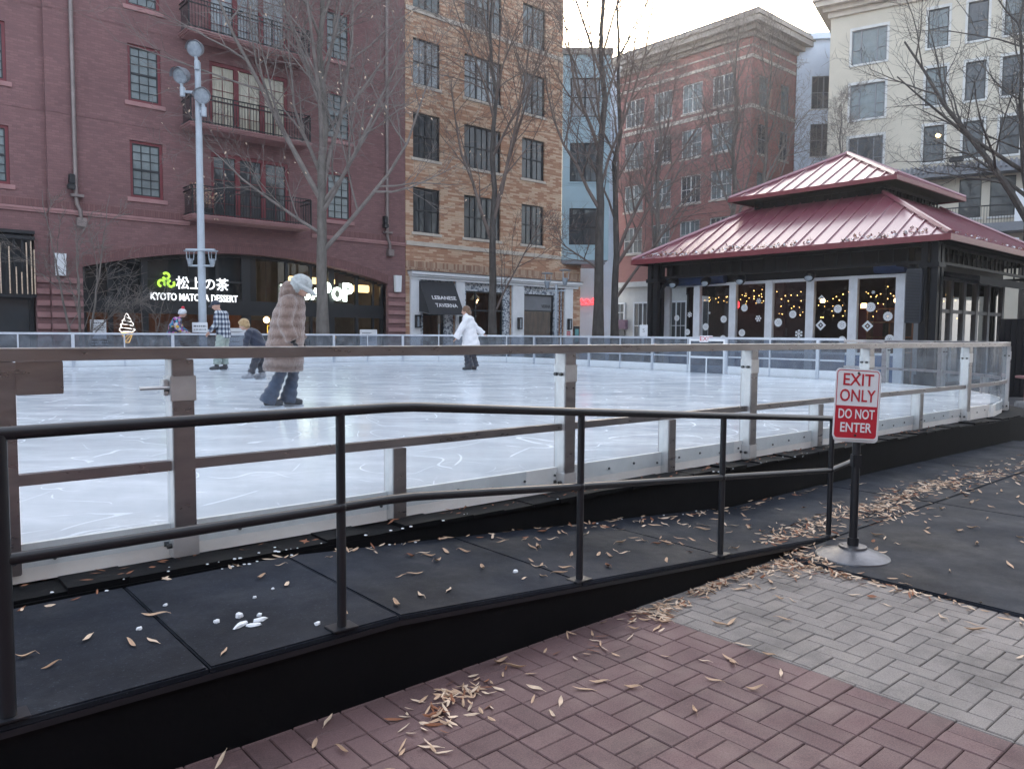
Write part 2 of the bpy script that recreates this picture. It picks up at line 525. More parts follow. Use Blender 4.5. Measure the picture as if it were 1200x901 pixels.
M['sign_white'] = mat('white sign face', (.8, .8, .82), .4, var=.03)
M['sign_red'] = mat('red sign print', (.5, .022, .04), .4, var=.06)
M['cast'] = mat('worn cast base', (.16, .16, .17), .38, .7, var=.35, vs=6, rvar=.12)
M['em_white'] = emit('lit white lettering', (.92, .96, 1), .6)
M['em_green'] = emit('lit lime lettering', (.5, .9, .08), .38)
M['em_pop'] = emit('lit channel lettering', (.84, 1, .88), 1.3)
M['em_warm'] = emit('warm lamp', (1, .62, .28), 4)
M['em_shop_fill'] = emit('added shop fill glow', (1, .66, .36), 22)  # glow added to brighten the dessert shop interior
M['em_cove'] = emit('warm cove light', (1, .66, .28), 1.0)
M['em_bulb'] = emit('fairy light bulb', (1, .55, .16), 3)
M['em_neon_w'] = emit('white neon', (1, .95, .9), 0.9)
M['em_neon_y'] = emit('amber neon', (1, .5, .06), 1.2)
M['em_neon_r'] = emit('red neon', (1, .05, .06), 1.1)
M['skin'] = mat('skin', (.5, .3, .23), .55, var=.06)
M['eye'] = mat('eye', (.03, .025, .02), .2)

# ================================================================== GROUND
MB().face([(-300, -300, -.03), (300, -300, -.03), (300, 400, -.03), (-300, 400, -.03)]).build('ground', M['asphalt'])['kind'] = 'structure'
walk = MB()
walk.face([R(-30, 21.5, -.026), R(34, 21.5, -.026), R(34, 40, -.026), R(-30, 40, -.026)])
walk.build('pavement', M['concrete'])['kind'] = 'structure'

def pavers(name, x0, x1, y0, y1, material, seed, weave='herringbone'):
    rnd = random.Random(seed)
    w, j, bv = .1, .004, .0035
    root_v, root_f, tone = [], [], []
    def brick_at(a0, a1, b0, b1):
        a0, a1, b0, b1 = max(a0, x0), min(a1, x1), max(b0, y0), min(b1, y1)
        if a1 - a0 < .02 or b1 - b0 < .02: return
        h = rnd.uniform(-.0018, .0018); tx, ty = rnd.uniform(-.004, .004), rnd.uniform(-.004, .004)
        a0 += j / 2; a1 -= j / 2; b0 += j / 2; b1 -= j / 2
        i = len(root_v)
        mx, my = (a0 + a1) / 2, (b0 + b1) / 2
        for (p, q, z) in ((a0, b0, -.022), (a1, b0, -.022), (a1, b1, -.022), (a0, b1, -.022),
                          (a0, b0, -.004), (a1, b0, -.004), (a1, b1, -.004), (a0, b1, -.004),
                          (a0 + bv, b0 + bv, 0), (a1 - bv, b0 + bv, 0), (a1 - bv, b1 - bv, 0), (a0 + bv, b1 - bv, 0)):
            root_v.append((p, q, z + (h + (p - mx) * tx + (q - my) * ty if z > -.02 else 0)))
        t = rnd.random()
        for q in ((0,1,5,4),(1,2,6,5),(2,3,7,6),(3,0,4,7),(4,5,9,8),(5,6,10,9),(6,7,11,10),(7,4,8,11),(8,9,10,11)):
            root_f.append(tuple(i + k for k in q)); tone.append(t)
    if weave == 'basket':                          # pairs of bricks, each pair turned against its neighbours
        for a in range(int((x0 - x1) / (2 * w)) - 2, 1):
            for b in range(int(y0 / (2 * w)) - 2, 2):
                p, q = x1 + a * 2 * w, b * 2 * w
                for h in (0, 1):
                    if (a + b) % 2: brick_at(p, p + 2 * w, q + h * w, q + h * w + w)
                    else: brick_at(p + h * w, p + h * w + w, q, q + 2 * w)
    else:
      for a in range(int((x0) / w) - 2, int(x1 / w) + 3):
        for b in range(int(y0 / w) - 3, int(y1 / w) + 3):
            k = (a - b) % 4
            if k == 0: brick_at(a * w, a * w + 2 * w, b * w, b * w + w)
            elif k == 3: brick_at(a * w, a * w + w, b * w, b * w + 2 * w)
    me = bpy.data.meshes.new(name)
    me.from_pydata(root_v, [], root_f)
    me.materials.append(material)
    at = me.attributes.new('tone', 'FLOAT', 'FACE')
    at.data.foreach_set('value', tone)
    me.update()
    o = link(name, me)
    o.location = (QX, QY, 0); o.rotation_euler = (0, 0, RA)
    o['kind'] = 'structure'
    return o
bed = MB().face([R(-6, -6, -.024), R(3.3, -6, -.024), R(3.3, .06, -.024), R(-6, .06, -.024)]).build('paving_bed', M['grout'])
bed['kind'] = 'structure'
pavers('red_brick_paving', -6, 1.78, -6, .04, M['paver_red'], 1, 'basket')
pavers('grey_brick_paving', 1.78, 3.3, -6, .04, M['paver_grey'], 2)

# black rubber mats lying side by side over the plaza, each with a slightly rounded edge
def mat_sheet(x0, x1, y0, y1, z1, label):
    t = MB().bevbox(x0, x1, y0, y1, -.02, z1, .008).mesh('rubber_mat', M['matting'])
    o = link('rubber_mat', t)
    o.location = (QX, QY, 0); o.rotation_euler = (0, 0, RA)
    tag(o, label, 'mat', 'rubber mats laid over the plaza')
mat_sheet(3.26, 5.85, -5.2, -.012, .022, 'nearest large black rubber mat, under the round base of the exit only sign')
mat_sheet(4.05, 5.85, 0, 1.06, .020, 'black rubber mat at the foot of the ramp before the rink edge')
mat_sheet(5.862, 8.2, 0, 1.04, .021, 'black rubber mat with leaf piles beside the black rink edge, behind the sign pole')
mat_sheet(8.212, 11.2, 0, 1.0, .020, 'farthest black rubber mat along the straight rink edge')
mat_sheet(5.862, 9.4, -5.2, -.012, .021, 'black rubber mat at the right of the photo, second from the grey bricks')
mat_sheet(9.412, 14.5, -5.2, -.012, .02, 'far right black rubber mat before the dark planter screen')

# ================================================================== RINK
def yb(x): return 1.37 - .017 * x          # the near barrier line
def arc(cx, cy, r, a0, a1, n):
    return [(cx + r * cos(radians(a0 + (a1 - a0) * k / n)), cy + r * sin(radians(a0 + (a1 - a0) * k / n))) for k in range(n + 1)]
NEAR_END = (11.0, yb(11.0))
ARC1 = arc(11.0, yb(11.0) + 4.2, 4.2, -90, 0, 14)
FAR = ARC1[-1:] + [(15.35, 8), (15.6, 12)] + arc(11.3, 15.9, 4.4, 0, 90, 10)[1:] + [(8.5, 20.2), (5.5, 20.5), (2.5, 20.9), (-1, 21.3), (-6, 21.8), (-12, 22.2)]
LOOP = [(-12, yb(-12))] + ARC1[0:-1] + FAR
def offset(path, d):
    out = []
    n = len(path)
    for i, p in enumerate(path):
        a, b = path[(i - 1) % n], path[(i + 1) % n]
        t = Vector((b[0] - a[0], b[1] - a[1])).normalized()
        out.append((p[0] + t.y * d, p[1] - t.x * d))
    return out
ice = MB().face([R(x, y, .52) for x, y in offset(LOOP, -.06)]).build('ice', M['ice'])
ice['kind'] = 'structure'
plat_pts = [(-12, 1.12), (3.9, 1.12), (11.0, .92), (11.9, .95)] + offset(LOOP, .32)[3:]
plat = MB()
plat.prism([R(x, y)[:2] for x, y in plat_pts], 'z', -.03, .335)
tag(plat.build('rink_platform', M['black_skirt']), 'low black platform under the rink, its side showing behind the exit only sign', 'platform')
# rough black edging strip between deck and barrier, with crushed ice swept against it
ed = MB()
rnd = random.Random(3)
xs = [-4 + .25 * k for k in range(63)]
for a, b in zip(xs[:-1], xs[1:]):
    if b > 11.6: break
    h = .355 + rnd.uniform(-.012, .015)
    ed.box(a, b + .004, 1.135 - .017 * max(a, 0) - rnd.uniform(0, .012), yb(a) - .04, .336, h)
o = ed.build('edging_strip', M['black_skirt'])
o.location = (QX, QY, 0); o.rotation_euler = (0, 0, RA)
tag(o, 'black rubber edging along the foot of the near rink barrier', 'edging')

# ---- near barrier: stainless steel posts and rails with clear panels
nb = thing('rink_barrier', 'near rink barrier of brownish stainless steel posts and rails with clear panels', 'barrier', (QX, QY, 0), RA)
near_path = [(-6, yb(-6))] + [(x, yb(x)) for x in (-3, -.93)] + ARC1
def ribbon(mb, path, half, z0, z1, m=0):
    n = len(path)
    L, Rr = [], []
    for i, p in enumerate(path):
        a, b = path[max(0, i - 1)], path[min(n - 1, i + 1)]
        t = Vector((b[0] - a[0], b[1] - a[1])).normalized()
        L.append((p[0] - t.y * half, p[1] + t.x * half)); Rr.append((p[0] + t.y * half, p[1] - t.x * half))
    i0 = len(mb.v)
    for i in range(n):
        mb.v += [(*Rr[i], z0), (*L[i], z0), (*L[i], z1), (*Rr[i], z1)]
    for i in range(n - 1):
        b = i0 + 4 * i
        for k in range(4):
            k2 = (k + 1) % 4
            mb.f.append((b + k, b + k2, b + 4 + k2, b + 4 + k)); mb.m.append(m)
    mb.f.append((i0, i0 + 3, i0 + 2, i0 + 1)); mb.m.append(m)
    e = i0 + 4 * (n - 1)
    mb.f.append((e, e + 1, e + 2, e + 3)); mb.m.append(m)
ribbon(t := MB(), near_path, .05, 1.362, 1.415); t.build('top_rail', M['steel'], nb)
ribbon(t := MB(), near_path, .054, 1.4155, 1.421); t.build('cap_strip', M['steel_pale'], nb)
ribbon(t := MB(), near_path, .026, .80, .85); t.build('mid_rail', M['steel'], nb)
ribbon(t := MB(), [(p[0], p[1] + .035) for p in near_path[:-14]] + offset(ARC1, -.035), .012, .345, .524); t.build('kickboard', M['kick'], nb)
scr = MB()
for k in range(46):
    x = -2.2 + k * .29
    scr.cyl((x, yb(x) + .02, .455 + .015 * sin(k * 2.1)), (x, yb(x) + .012, .455 + .015 * sin(k * 2.1)), .009, 8)
scr.build('screw_row', M['bolt'], nb)
def post_at(x, y, ang, full=True):
    p = MB()
    z1 = 1.36 if full else .80
    hw = .052 if full else .045
    p.bevbox(-hw, hw, -.058, -.048, .345, z1, .003)
    p.box(-hw, hw, .05, .058, .345, z1)
    o = p.build('post' if full else 'short_post', M['steel'], nb)
    o.location = (x, y, 0); o.rotation_euler = (0, 0, ang)
    c = MB().bevbox(-hw - .002, hw - .012, -.0478, .0498, .345, z1 - .001, .003)
    c.build('side_plate', M['steel_pale'], o)  # side made paler: its bright reflection is put into the steel colour
    if full:
        for zz in (1.21, .42):
            b = MB().bevbox(-hw - .012, hw + .01, -.062, .056, zz - .06, zz + .07, .004)
            b.build('bracket', M['steel_pale'], o)
            q = MB()
            for yy in (-.03, .025): q.cyl((-hw - .013, yy, zz), (-hw - .034, yy, zz), .013, 8)
            q.build('bolt', M['bolt'], o)
    return o
FULL = [-5.2, -2.7, -.18, 2.52, 4.88, 7.18, 10.04]
SHORT = [-4, 1.08, 3.7, 6.11, 8.54]
for x in FULL: post_at(x, yb(x), 0)
for x in SHORT: post_at(x, yb(x), 0, False)
for k in (3, 6, 9, 12): post_at(*ARC1[k], radians(90 / 14 * k), k != 6)
# gate leaf left of the post: its stile, closing plate and latch
MB().bevbox(-.96, -.89, yb(-.9) - .05, yb(-.9) + .05, .40, 1.36, .004).build('gate_stile', M['steel'], nb)
MB().bevbox(-.889, -.70, yb(-.9) - .034, yb(-.9) - .026, 1.21, 1.361, .003).build('latch_plate', M['steel'], nb)
la = MB().bevbox(-.268, -.246, yb(-.2) - .04, yb(-.2) + .03, 1.18, 1.26, .004)
la.cyl((-.38, yb(-.2) - .035, 1.22), (-.24, yb(-.2) - .035, 1.22), .010, 8)
la.build('latch', M['steel_pale'], nb)
stops = [-5.2, -2.7, -.93, -.18, 2.52, 4.88, 7.18, 10.04]
for a, b in zip(stops[:-1], stops[1:]):
    g = MB()
    for z0, z1 in ((.42, .80), (.853, 1.361)):
        g.box(a + .05, b - .05, yb((a + b) / 2) - .006, yb((a + b) / 2) + .006, z0, z1)
    g.build('clear_panel', M['barrier_glass'], nb)
for k in range(0, 14, 2):
    g = MB()
    seg = ARC1[k:k + 3]
    for z0, z1 in ((.42, .80), (.853, 1.361)): ribbon(g, seg, .006, z0, z1)
    g.build('clear_panel', M['barrier_glass'], nb)
g = MB(); ribbon(g, [(10.09, yb(10.09)), ARC1[0]], .006, .853, 1.361); g.build('clear_panel', M['barrier_glass'], nb)

# ---- far barrier: slim aluminium rails over tinted panels
fb = thing('rink_barrier', 'far rink barrier with a slim pale aluminium rail over tinted panels', 'barrier', (QX, QY, 0), RA)
ribbon(t := MB(), FAR, .035, 1.395, 1.45); t.build('top_rail', M['alu'], fb)
ribbon(t := MB(), FAR, .02, .93, .965); t.build('mid_rail', M['alu'], fb)
ribbon(t := MB(), FAR, .02, .345, .72); t.build('kickboard', M['paper'], fb)
def along(path, step):
    out = []; acc = step * .5
    for a, b in zip(path[:-1], path[1:]):
        L = sqrt((b[0] - a[0]) ** 2 + (b[1] - a[1]) ** 2)
        while acc <= L:
            out.append((a[0] + (b[0] - a[0]) * acc / L, a[1] + (b[1] - a[1]) * acc / L, atan2(b[1] - a[1], b[0] - a[0])))
            acc += step
        acc -= L
    return out
pm = MB().bevbox(-.04, .04, -.045, .045, .345, 1.395, .004).mesh('post', M['alu'])
sm = MB().box(-.018, .018, -.03, .03, .345, 1.395).mesh('mullion', M['alu'])
for k, (x, y, a) in enumerate(along(FAR, 1.25)):
    o = link('post' if k % 2 == 0 else 'mullion', pm if k % 2 == 0 else sm, fb)
    o.location = (x, y, 0); o.rotation_euler = (0, 0, a)
for a, b in zip(FAR[:-1], FAR[1:]):
    g = MB(); ribbon(g, [a, b], .005, .72, 1.394); g.build('tinted_panel', M['far_glass'], fb)
# exit gate in the far barrier with its sign
def text(body, size, material, name, parent=None, ext=.004, align='CENTER', bold=0.0, sx=1.0):
    c = bpy.data.curves.new(name, 'FONT')
    c.body = body; c.size = size; c.extrude = ext; c.align_x = align; c.align_y = 'CENTER'; c.offset = bold
    c.resolution_u = 3
    tmp = bpy.data.objects.new('tmp_text', c); COL.objects.link(tmp)
    dg = bpy.context.evaluated_depsgraph_get()
    me = bpy.data.meshes.new_from_object(tmp.evaluated_get(dg))
    bpy.data.objects.remove(tmp)
    me.name = name; me.materials.clear(); me.materials.append(material)
    for v in me.vertices: v.co.x *= sx
    return link(name, me, parent)
UPR = (radians(90), 0, 0)
def small_sign(name, label, loc, rz, w, h, lines, bgm, fgm, cat='sign', group=None, t=.012):
    r = thing(name, label, cat, loc, rz, group)
    MB().bevbox(-w / 2, w / 2, 0, t, -h / 2, h / 2, .003).build('panel', bgm, r)
    for (body, size, z) in lines:
        if body is None:                           # unreadable small print: a row of dashes
            bar = MB(); x = -w * .4
            rb = random.Random(z)
            while x < w * .38:
                d_ = rb.uniform(.03, .09); bar.box(x, min(x + d_, w * .42), -.003, -.0005, z - size / 2, z + size / 2); x += d_ + .02
            bar.build('small_print', fgm, r); continue
        o = text(body, size, fgm, 'lettering', r, .001); o.location = (0, -.002, z); o.rotation_euler = UPR
    return r
gx, gy = 15.42, 9.1
gate = thing('rink_gate', 'white framed gate in the far rink barrier under a small exit sign', 'gate', R(gx, gy, 0), RA - radians(90))
gf = MB()
for x in (-.55, .5): gf.box(x, x + .05, -.07, -.05, .36, 1.40)
for z in (.36, .9, 1.345): gf.box(-.5, .5, -.069, -.051, z, z + .05)
gf.box(-.02, .02, -.068, -.052, .41, .9); gf.build('frame', M['white_paint'], gate)
MB().box(-.498, .498, -.064, -.058, .412, 1.344).build('panel', M['far_glass'], gate)
small_sign('exit_sign', 'small white exit sign with red letters on the far rink gate', (R(gx - .1, gy)[0], R(gx - .1, gy)[1], 1.40), radians(-5), .33, .17, [('EXIT', .16, 0)], M['sign_white'], M['sign_red'])

# ================================================================== RAMP
def dz(x): return .33 if x < .25 else max(.024, .33 - (x - .25) * .306 / 3.85)
ramp_o = thing('access_ramp', 'black rubber covered ramp and landing running along the near rink barrier', 'ramp', (QX, QY, 0), RA)
cuts = [-4.2, -2.4, -.53, .25, 1.34, 2.6, 4.04]
for a, b in zip(cuts[:-1], cuts[1:]):
    bm = bmesh.new()
    a2, b2 = a + .003, b - .003
    y0, y1 = 0, 1.105
    vv = [bm.verts.new(p) for p in ((a2, y0, dz(a2) - .022), (b2, y0, dz(b2) - .022), (b2, y1, dz(b2) - .022), (a2, y1, dz(a2) - .022),
                                   (a2, y0, dz(a2)), (b2, y0, dz(b2)), (b2, y1, dz(b2)), (a2, y1, dz(a2)))]
    for q in ((0,3,2,1),(4,5,6,7),(0,1,5,4),(1,2,6,5),(2,3,7,6),(3,0,4,7)): bm.faces.new([vv[k] for k in q])
    bmesh.ops.bevel(bm, geom=[e for e in bm.edges if all(v.co.z > dz(v.co.x) - .01 for v in e.verts)], offset=.006, segments=2, affect='EDGES')
    t = MB(); t.add_bm(bm); t.build('deck_panel', M['deck'], ramp_o)
for y0, y1 in ((.012, .04), (1.06, 1.09)):
    sk = MB()
    sk.prism([(-4.2, -.02), (4.0, -.02), (4.0, .0), (.25, .307), (-4.2, .307)], 'y', y0, y1)
    sk.build('skirt', M['black_skirt'], ramp_o)
lip = MB()
for a, b in ((-4.2, .25), (.25, 3.9)):
    lip.face([(a, -.004, dz(a) - .024), (b, -.004, dz(b) - .024), (b, -.004, dz(b) - .045), (a, -.004, dz(a) - .045)])
    lip.face([(a, -.004, dz(a) - .024), (b, -.004, dz(b) - .024), (b, .0115, dz(b) - .024), (a, .0115, dz(a) - .024)])
    lip.face([(a, -.004, dz(a) - .045), (b, -.004, dz(b) - .045), (b, .0115, dz(b) - .045), (a, .0115, dz(a) - .045)])
lip.build('edge_trim', M['black_rail'], ramp_o, fix=False)
MB().face([(-4.2, .05, -.01), (4.0, .05, -.01), (4.0, 1.05, -.01), (-4.2, 1.05, -.01)]).build('underside', M['black_skirt'], ramp_o)

hr = thing('handrail', 'black tubular steel handrail with two rails along the ramp edge', 'railing', (QX, QY, 0), RA)
def rail_path(h): return [(-4.0, .03, .33 + h), (-2.4, .03, .33 + h), (0.0, .03, .33 + h), (.22, .03, .33 + h), (.34, .03, .326 + h), (1.35, .03, dz(1.35) + h), (2.6, .03, dz(2.6) + h), (3.98, .03, dz(3.98) + h)] + ([(4.3, .03, dz(3.98) + h + .03)] if h < .6 else [])
MB().tube(rail_path(.865) , .0205, 14).build('top_rail', M['black_rail'], hr, smooth=True)
MB().tube(rail_path(.485), .0185, 14).build('mid_rail', M['black_rail'], hr, smooth=True)
for x in (-3.6, -2.4, -1.12, 0, 1.35, 2.6, 3.98):
    p = MB()
    p.tube([(x, .03, dz(x) + .004), (x, .03, dz(x) + .86)], .0185 if x != -1.12 else .024, 12)
    po = p.build('post', M['black_rail'], hr, smooth=True)
    MB().bevbox(x - .055, x + .055, -.012, .075, dz(x) + .0005, dz(x) + .008, .002).build('base_plate', M['black_rail'], po)
    w = MB(); w.ell((x, .03, dz(x) + .485), .0245, 12); w.build('weld_collar', M['black_rail'], po, smooth=True)

# ================================================================== EXIT ONLY SIGN
sx, sy, _ = R(3.62, -.32)
sg = thing('sign_stand', 'red and white EXIT ONLY DO NOT ENTER sign on a black round based pole', 'sign', (sx, sy, .022), radians(3))
b = MB()
prof = [(.235, 0), (.232, .008), (.20, .022), (.13, .048), (.095, .058), (.09, .060), (.088, .075), (.045, .078)]
b.loft([(0, 0, z, r, r) for r, z in prof], 40); b.build('base', M['cast'], sg, smooth=True)
po = MB(); po.cyl((0, 0, .07), (0, 0, .82), .026, 16); po.build('pole', M['black_rail'], sg, smooth=True)
cl = MB(); cl.cyl((0, 0, .075), (0, 0, .13), .036, 16); cl.build('collar', M['black_rail'], sg, smooth=True)
rp = MB(); rp.cyl((0, 0, .81), (0, .004, 1.20), .021, 12); rp.build('upper_pole', M['black_rail'], sg, smooth=True)
sl = MB().bevbox(-.03, .03, -.03, .03, .60, .70, .01); sl.build('clamp', M['black_rail'], sg)
def rrect(w, h, r, n=6):
    out = []
    for cx, cz, a0 in ((w/2 - r, h/2 - r, 0), (-w/2 + r, h/2 - r, 90), (-w/2 + r, -h/2 + r, 180), (w/2 - r, -h/2 + r, 270)):
        out += [(cx + r * cos(radians(a0 + 90 * k / n)), cz + r * sin(radians(a0 + 90 * k / n))) for k in range(n + 1)]
    return out
pl = bpy.data.objects.new('tmp', None); COL.objects.link(pl)
pl.name = 'sign_plate'
bpy.data.objects.remove(pl)
SW, SH = .312, .465
front = MB().prism(rrect(SW, SH, .03), 'y', -.004, 0).build('sign_plate', M['sign_white'], sg)
front.location = (-.028, -.033, 1.03); front.rotation_euler = (radians(-3), radians(3.2), radians(3))
back = MB().prism(rrect(SW, SH, .03), 'y', .006, .010).build('backing_plate', M['sign_white'], sg)
back.location = (-.014, -.028, 1.01); back.rotation_euler = (radians(-3), radians(3.2), radians(3))
br = MB()
o1, o2 = rrect(SW - .018, SH - .018, .024), rrect(SW - .028, SH - .028, .02)
n = len(o1)
for k in range(n):
    k2 = (k + 1) % n
    br.face([(o1[k][0], -.0052, o1[k][1]), (o1[k2][0], -.0052, o1[k2][1]), (o2[k2][0], -.0052, o2[k2][1]), (o2[k][0], -.0052, o2[k][1])])
br.build('border', M['sign_red'], front, fix=False)
lo = [p for p in o2 if p[1] < 0]
rp = MB().face([(o2[-1][0], -.0050, -.012)] + [(o2[0][0], -.0050, -.012)] * 0 + [(-o2[-1][0], -.0050, -.012)] + [(x, -.0050, z) for x, z in lo])
rp.build('red_field', M['sign_red'], front, fix=False)
for body, size, z, m_, wd in (('EXIT', .112, .157, 'sign_red', .212), ('ONLY', .112, .052, 'sign_red', .248), ('DO NOT', .088, -.068, 'sign_white', .252), ('ENTER', .088, -.157, 'sign_white', .218)):
    t = text(body, size, M[m_], 'lettering', front, .0008, bold=.0012)
    w_ = max(v.co.x for v in t.data.vertices) - min(v.co.x for v in t.data.vertices)
    for v in t.data.vertices: v.co.x *= wd / w_
    t.location = (0, -.0062, z); t.rotation_euler = UPR
for z in (.205, -.205):
    q = MB().cyl((0, -.0055, z), (0, -.009, z), .008, 10); q.build('bolt', M['bolt'], front)

# ================================================================== BUILDINGS
def wall_front(mb, u0, u1, z0, z1, holes, y=0.0, depth=.16, m=0, m_rev=0):
    """front wall sheet in the plane y with rectangular openings and their reveals"""
    us = sorted({u0, u1, *[min(max(h[k], u0), u1) for h in holes for k in (0, 1)]})
    zs = sorted({z0, z1, *[min(max(h[k], z0), z1) for h in holes for k in (2, 3)]})
    for a, b in zip(us[:-1], us[1:]):
        run = None
        for c, d in zip(zs[:-1], zs[1:]):
            mu, mz = (a + b) / 2, (c + d) / 2
            if any(h[0] < mu < h[1] and h[2] < mz < h[3] for h in holes):
                if run: mb.face([(a, y, run[0]), (b, y, run[0]), (b, y, run[1]), (a, y, run[1])], m); run = None
            else: run = (run[0], d) if run else (c, d)
        if run: mb.face([(a, y, run[0]), (b, y, run[0]), (b, y, run[1]), (a, y, run[1])], m)
    for (a, b, c, d) in holes:
        a, b, c, d = max(a, u0), min(b, u1), max(c, z0), min(d, z1)
        mb.face([(a, y, c), (a, y, d), (a, y + depth, d), (a, y + depth, c)], m_rev)
        mb.face([(b, y, c), (b, y + depth, c), (b, y + depth, d), (b, y, d)], m_rev)
        mb.face([(a, y, d), (b, y, d), (b, y + depth, d), (a, y + depth, d)], m_rev)
        mb.face([(a, y, c), (a, y + depth, c), (b, y + depth, c), (b, y, c)], m_rev)
def shell(mb, u0, u1, y0, y1, z0, z1, m=0, m_roof=1):
    """side walls, back and roof"""
    mb.face([(u0, y0, z0), (u0, y1, z0), (u0, y1, z1), (u0, y0, z1)], m)
    mb.face([(u1, y0, z0), (u1, y0, z1), (u1, y1, z1), (u1, y1, z0)], m)
    mb.face([(u0, y1, z0), (u1, y1, z0), (u1, y1, z1), (u0, y1, z1)], m)
    mb.face([(u0, y0, z1), (u1, y0, z1), (u1, y1, z1), (u0, y1, z1)], m_roof)

WCACHE = {}
def window(parent, u0, u1, z0, z1, y=.10, style='double', frame='black_paint', sash=None, pane='pane_dark', sill=None, cols=2, rows=2, lintel=None, axis='y', sx=0, sz=0, fw_=.05):
    """window > pane, sill: frame with muntins, set back in its opening. axis 'x' puts it on a wall running along y"""
    w, h = round(u1 - u0, 2), round(z1 - z0, 2)
    key = (w, h, style, frame, sash, cols, rows, fw_)
    if key not in WCACHE:
        f = MB()
        t = fw_
        f.box(0, t, -.035, .035, 0, h); f.box(w - t, w, -.035, .035, 0, h)
        f.box(t, w - t, -.035, .035, 0, t); f.box(t, w - t, -.035, .035, h - t, h)
        nf = len(f.f)
        if sash:
            for bx_ in ((t, t + .03, t, h - t), (w - t - .03, w - t, t, h - t), (t + .03, w - t - .03, t, t + .035), (t + .03, w - t - .03, h - t - .035, h - t)): f.box(bx_[0], bx_[1], -.025, .03, bx_[2], bx_[3])
        if style == 'double':                      # double hung, muntins in each sash
            f.box(t, w - t, -.03, .03, h / 2 - .03, h / 2 + .03)
            for k in range(1, cols):
                x = t + (w - 2 * t) * k / cols
                f.box(x - .011, x + .011, -.02, .02, t, h / 2 - .03); f.box(x - .011, x + .011, -.02, .02, h / 2 + .03, h - t)
            for s0, s1 in ((t, h / 2 - .03), (h / 2 + .03, h - t)):
                for k in range(1, rows):
                    z = s0 + (s1 - s0) * k / rows
                    f.box(t, w - t, -.018, .018, z - .009, z + .009)
        elif style == 'twin':                      # sashes side by side, each double hung
            for k in range(1, cols):
                x = t + (w - 2 * t) * k / cols
                f.box(x - .045, x + .045, -.034, .034, t, h - t)
            f.box(t, w - t, -.03, .03, h / 2 - .025, h / 2 + .025)
            for k in range(cols):
                x = t + (w - 2 * t) * (k + .5) / cols
                f.box(x - .01, x + .01, -.02, .02, h / 2 + .02, h - t)
                f.box(x - .01, x + .01, -.02, .02, t, h / 2 - .02)
        elif style == 'triple':                    # one wide light between two narrow ones
            for x in (w * .27, w * .73): f.box(x - .03, x + .03, -.034, .034, t, h - t)
            f.box(t, w * .27 - .03, -.03, .03, h * .42 - .02, h * .42 + .02); f.box(w * .73 + .03, w - t, -.03, .03, h * .42 - .02, h * .42 + .02)
        elif style == 'plain': pass
        for q in range(nf, len(f.f)): f.m[q] = 1
        WCACHE[key] = (f.mesh('window', [M[frame], M[sash or frame]]), {}, {})
    fm, pm_, sm_ = WCACHE[key]
    if pane not in pm_: pm_[pane] = MB().face([(fw_ / 2, .012, fw_ / 2), (w - fw_ / 2, .012, fw_ / 2), (w - fw_ / 2, .012, h - fw_ / 2), (fw_ / 2, .012, h - fw_ / 2)]).mesh('pane', M[pane])
    o = link('window', fm, parent)
    if axis == 'y': o.location = (u0, y, z0)
    else: o.location = (y, u1, z0); o.rotation_euler = (0, 0, -pi / 2)
    link('pane', pm_[pane], o)
    if sill:
        mname, ext, hh, outp = sill
        k2 = (mname, y)
        if k2 not in sm_: sm_[k2] = MB().bevbox(-ext, w + ext, -y - outp if axis == 'y' else -abs(y) - outp, -.036, -hh - .002, -.002, .008).mesh('sill', M[mname])
        link('sill', sm_[k2], o)
    return o

# ---------------------------------------------------------- maroon brick building with the arched shopfront
red = thing('brick_building', 'maroon painted brick apartment house with iron balconies above an arched shopfront', 'building', (AX, AY, 0), GA)
SILLZ = [(5.88, 7.72), (8.97, 10.8), (12.0, 13.86), (15.0, 16.9)]
wins = [(-.3, .72, a, b) for a, b in SILLZ] + [(6.77, 7.84, a, b) for a, b in SILLZ]
doors = [(2.33, 5.2, 5.47, 7.75), (2.33, 5.2, 8.55, 10.85), (2.33, 5.2, 11.6, 13.95), (2.33, 5.2, 14.7, 17)]
ARU0, ARU1, SPR, CROWN = -1.78, 9.52, 3.52, 4.30
AC = (ARU0 + ARU1) / 2
hw_, rise = (ARU1 - ARU0) / 2, CROWN - SPR
rad = (hw_ * hw_ + rise * rise) / (2 * rise)
def arch_z(u): return CROWN - rad + sqrt(rad * rad - (u - AC) ** 2)
w = MB()
wall_front(w, -2.66, 10.38, 0, 19.5, wins + doors + [(ARU0, ARU1, -1, CROWN + .02)])
arcu = [ARU0 + (ARU1 - ARU0) * k / 40 for k in range(41)]
for a, b in zip(arcu[:-1], arcu[1:]):
    w.face([(a, 0, arch_z(a)), (b, 0, arch_z(b)), (b, 0, CROWN + .02), (a, 0, CROWN + .02)])
    w.face([(a, 0, arch_z(a)), (a, .5, arch_z(a)), (b, .5, arch_z(b)), (b, 0, arch_z(b))])
lw = [(-5.0, -3.62, 5.86, 7.6), (-5.0, -3.62, 8.88, 10.63), (-5.0, -3.62, 12.0, 13.86), (-9, -7.6, 5.86, 7.6), (-9, -7.6, 8.88, 10.63)]
wall_front(w, -16, -2.66, 0, 19.5, lw + [(-9.5, -3.05, -1, 4.5)], y=.16)
w.face([(-2.66, 0, 0), (-2.66, 0, 19.5), (-2.66, .16, 19.5), (-2.66, .16, 0)])
shell(w, -16, 10.38, .17, 16, 0, 19.5)
w.build('wall', [M['red_brick'], M['roof_grey']], red)
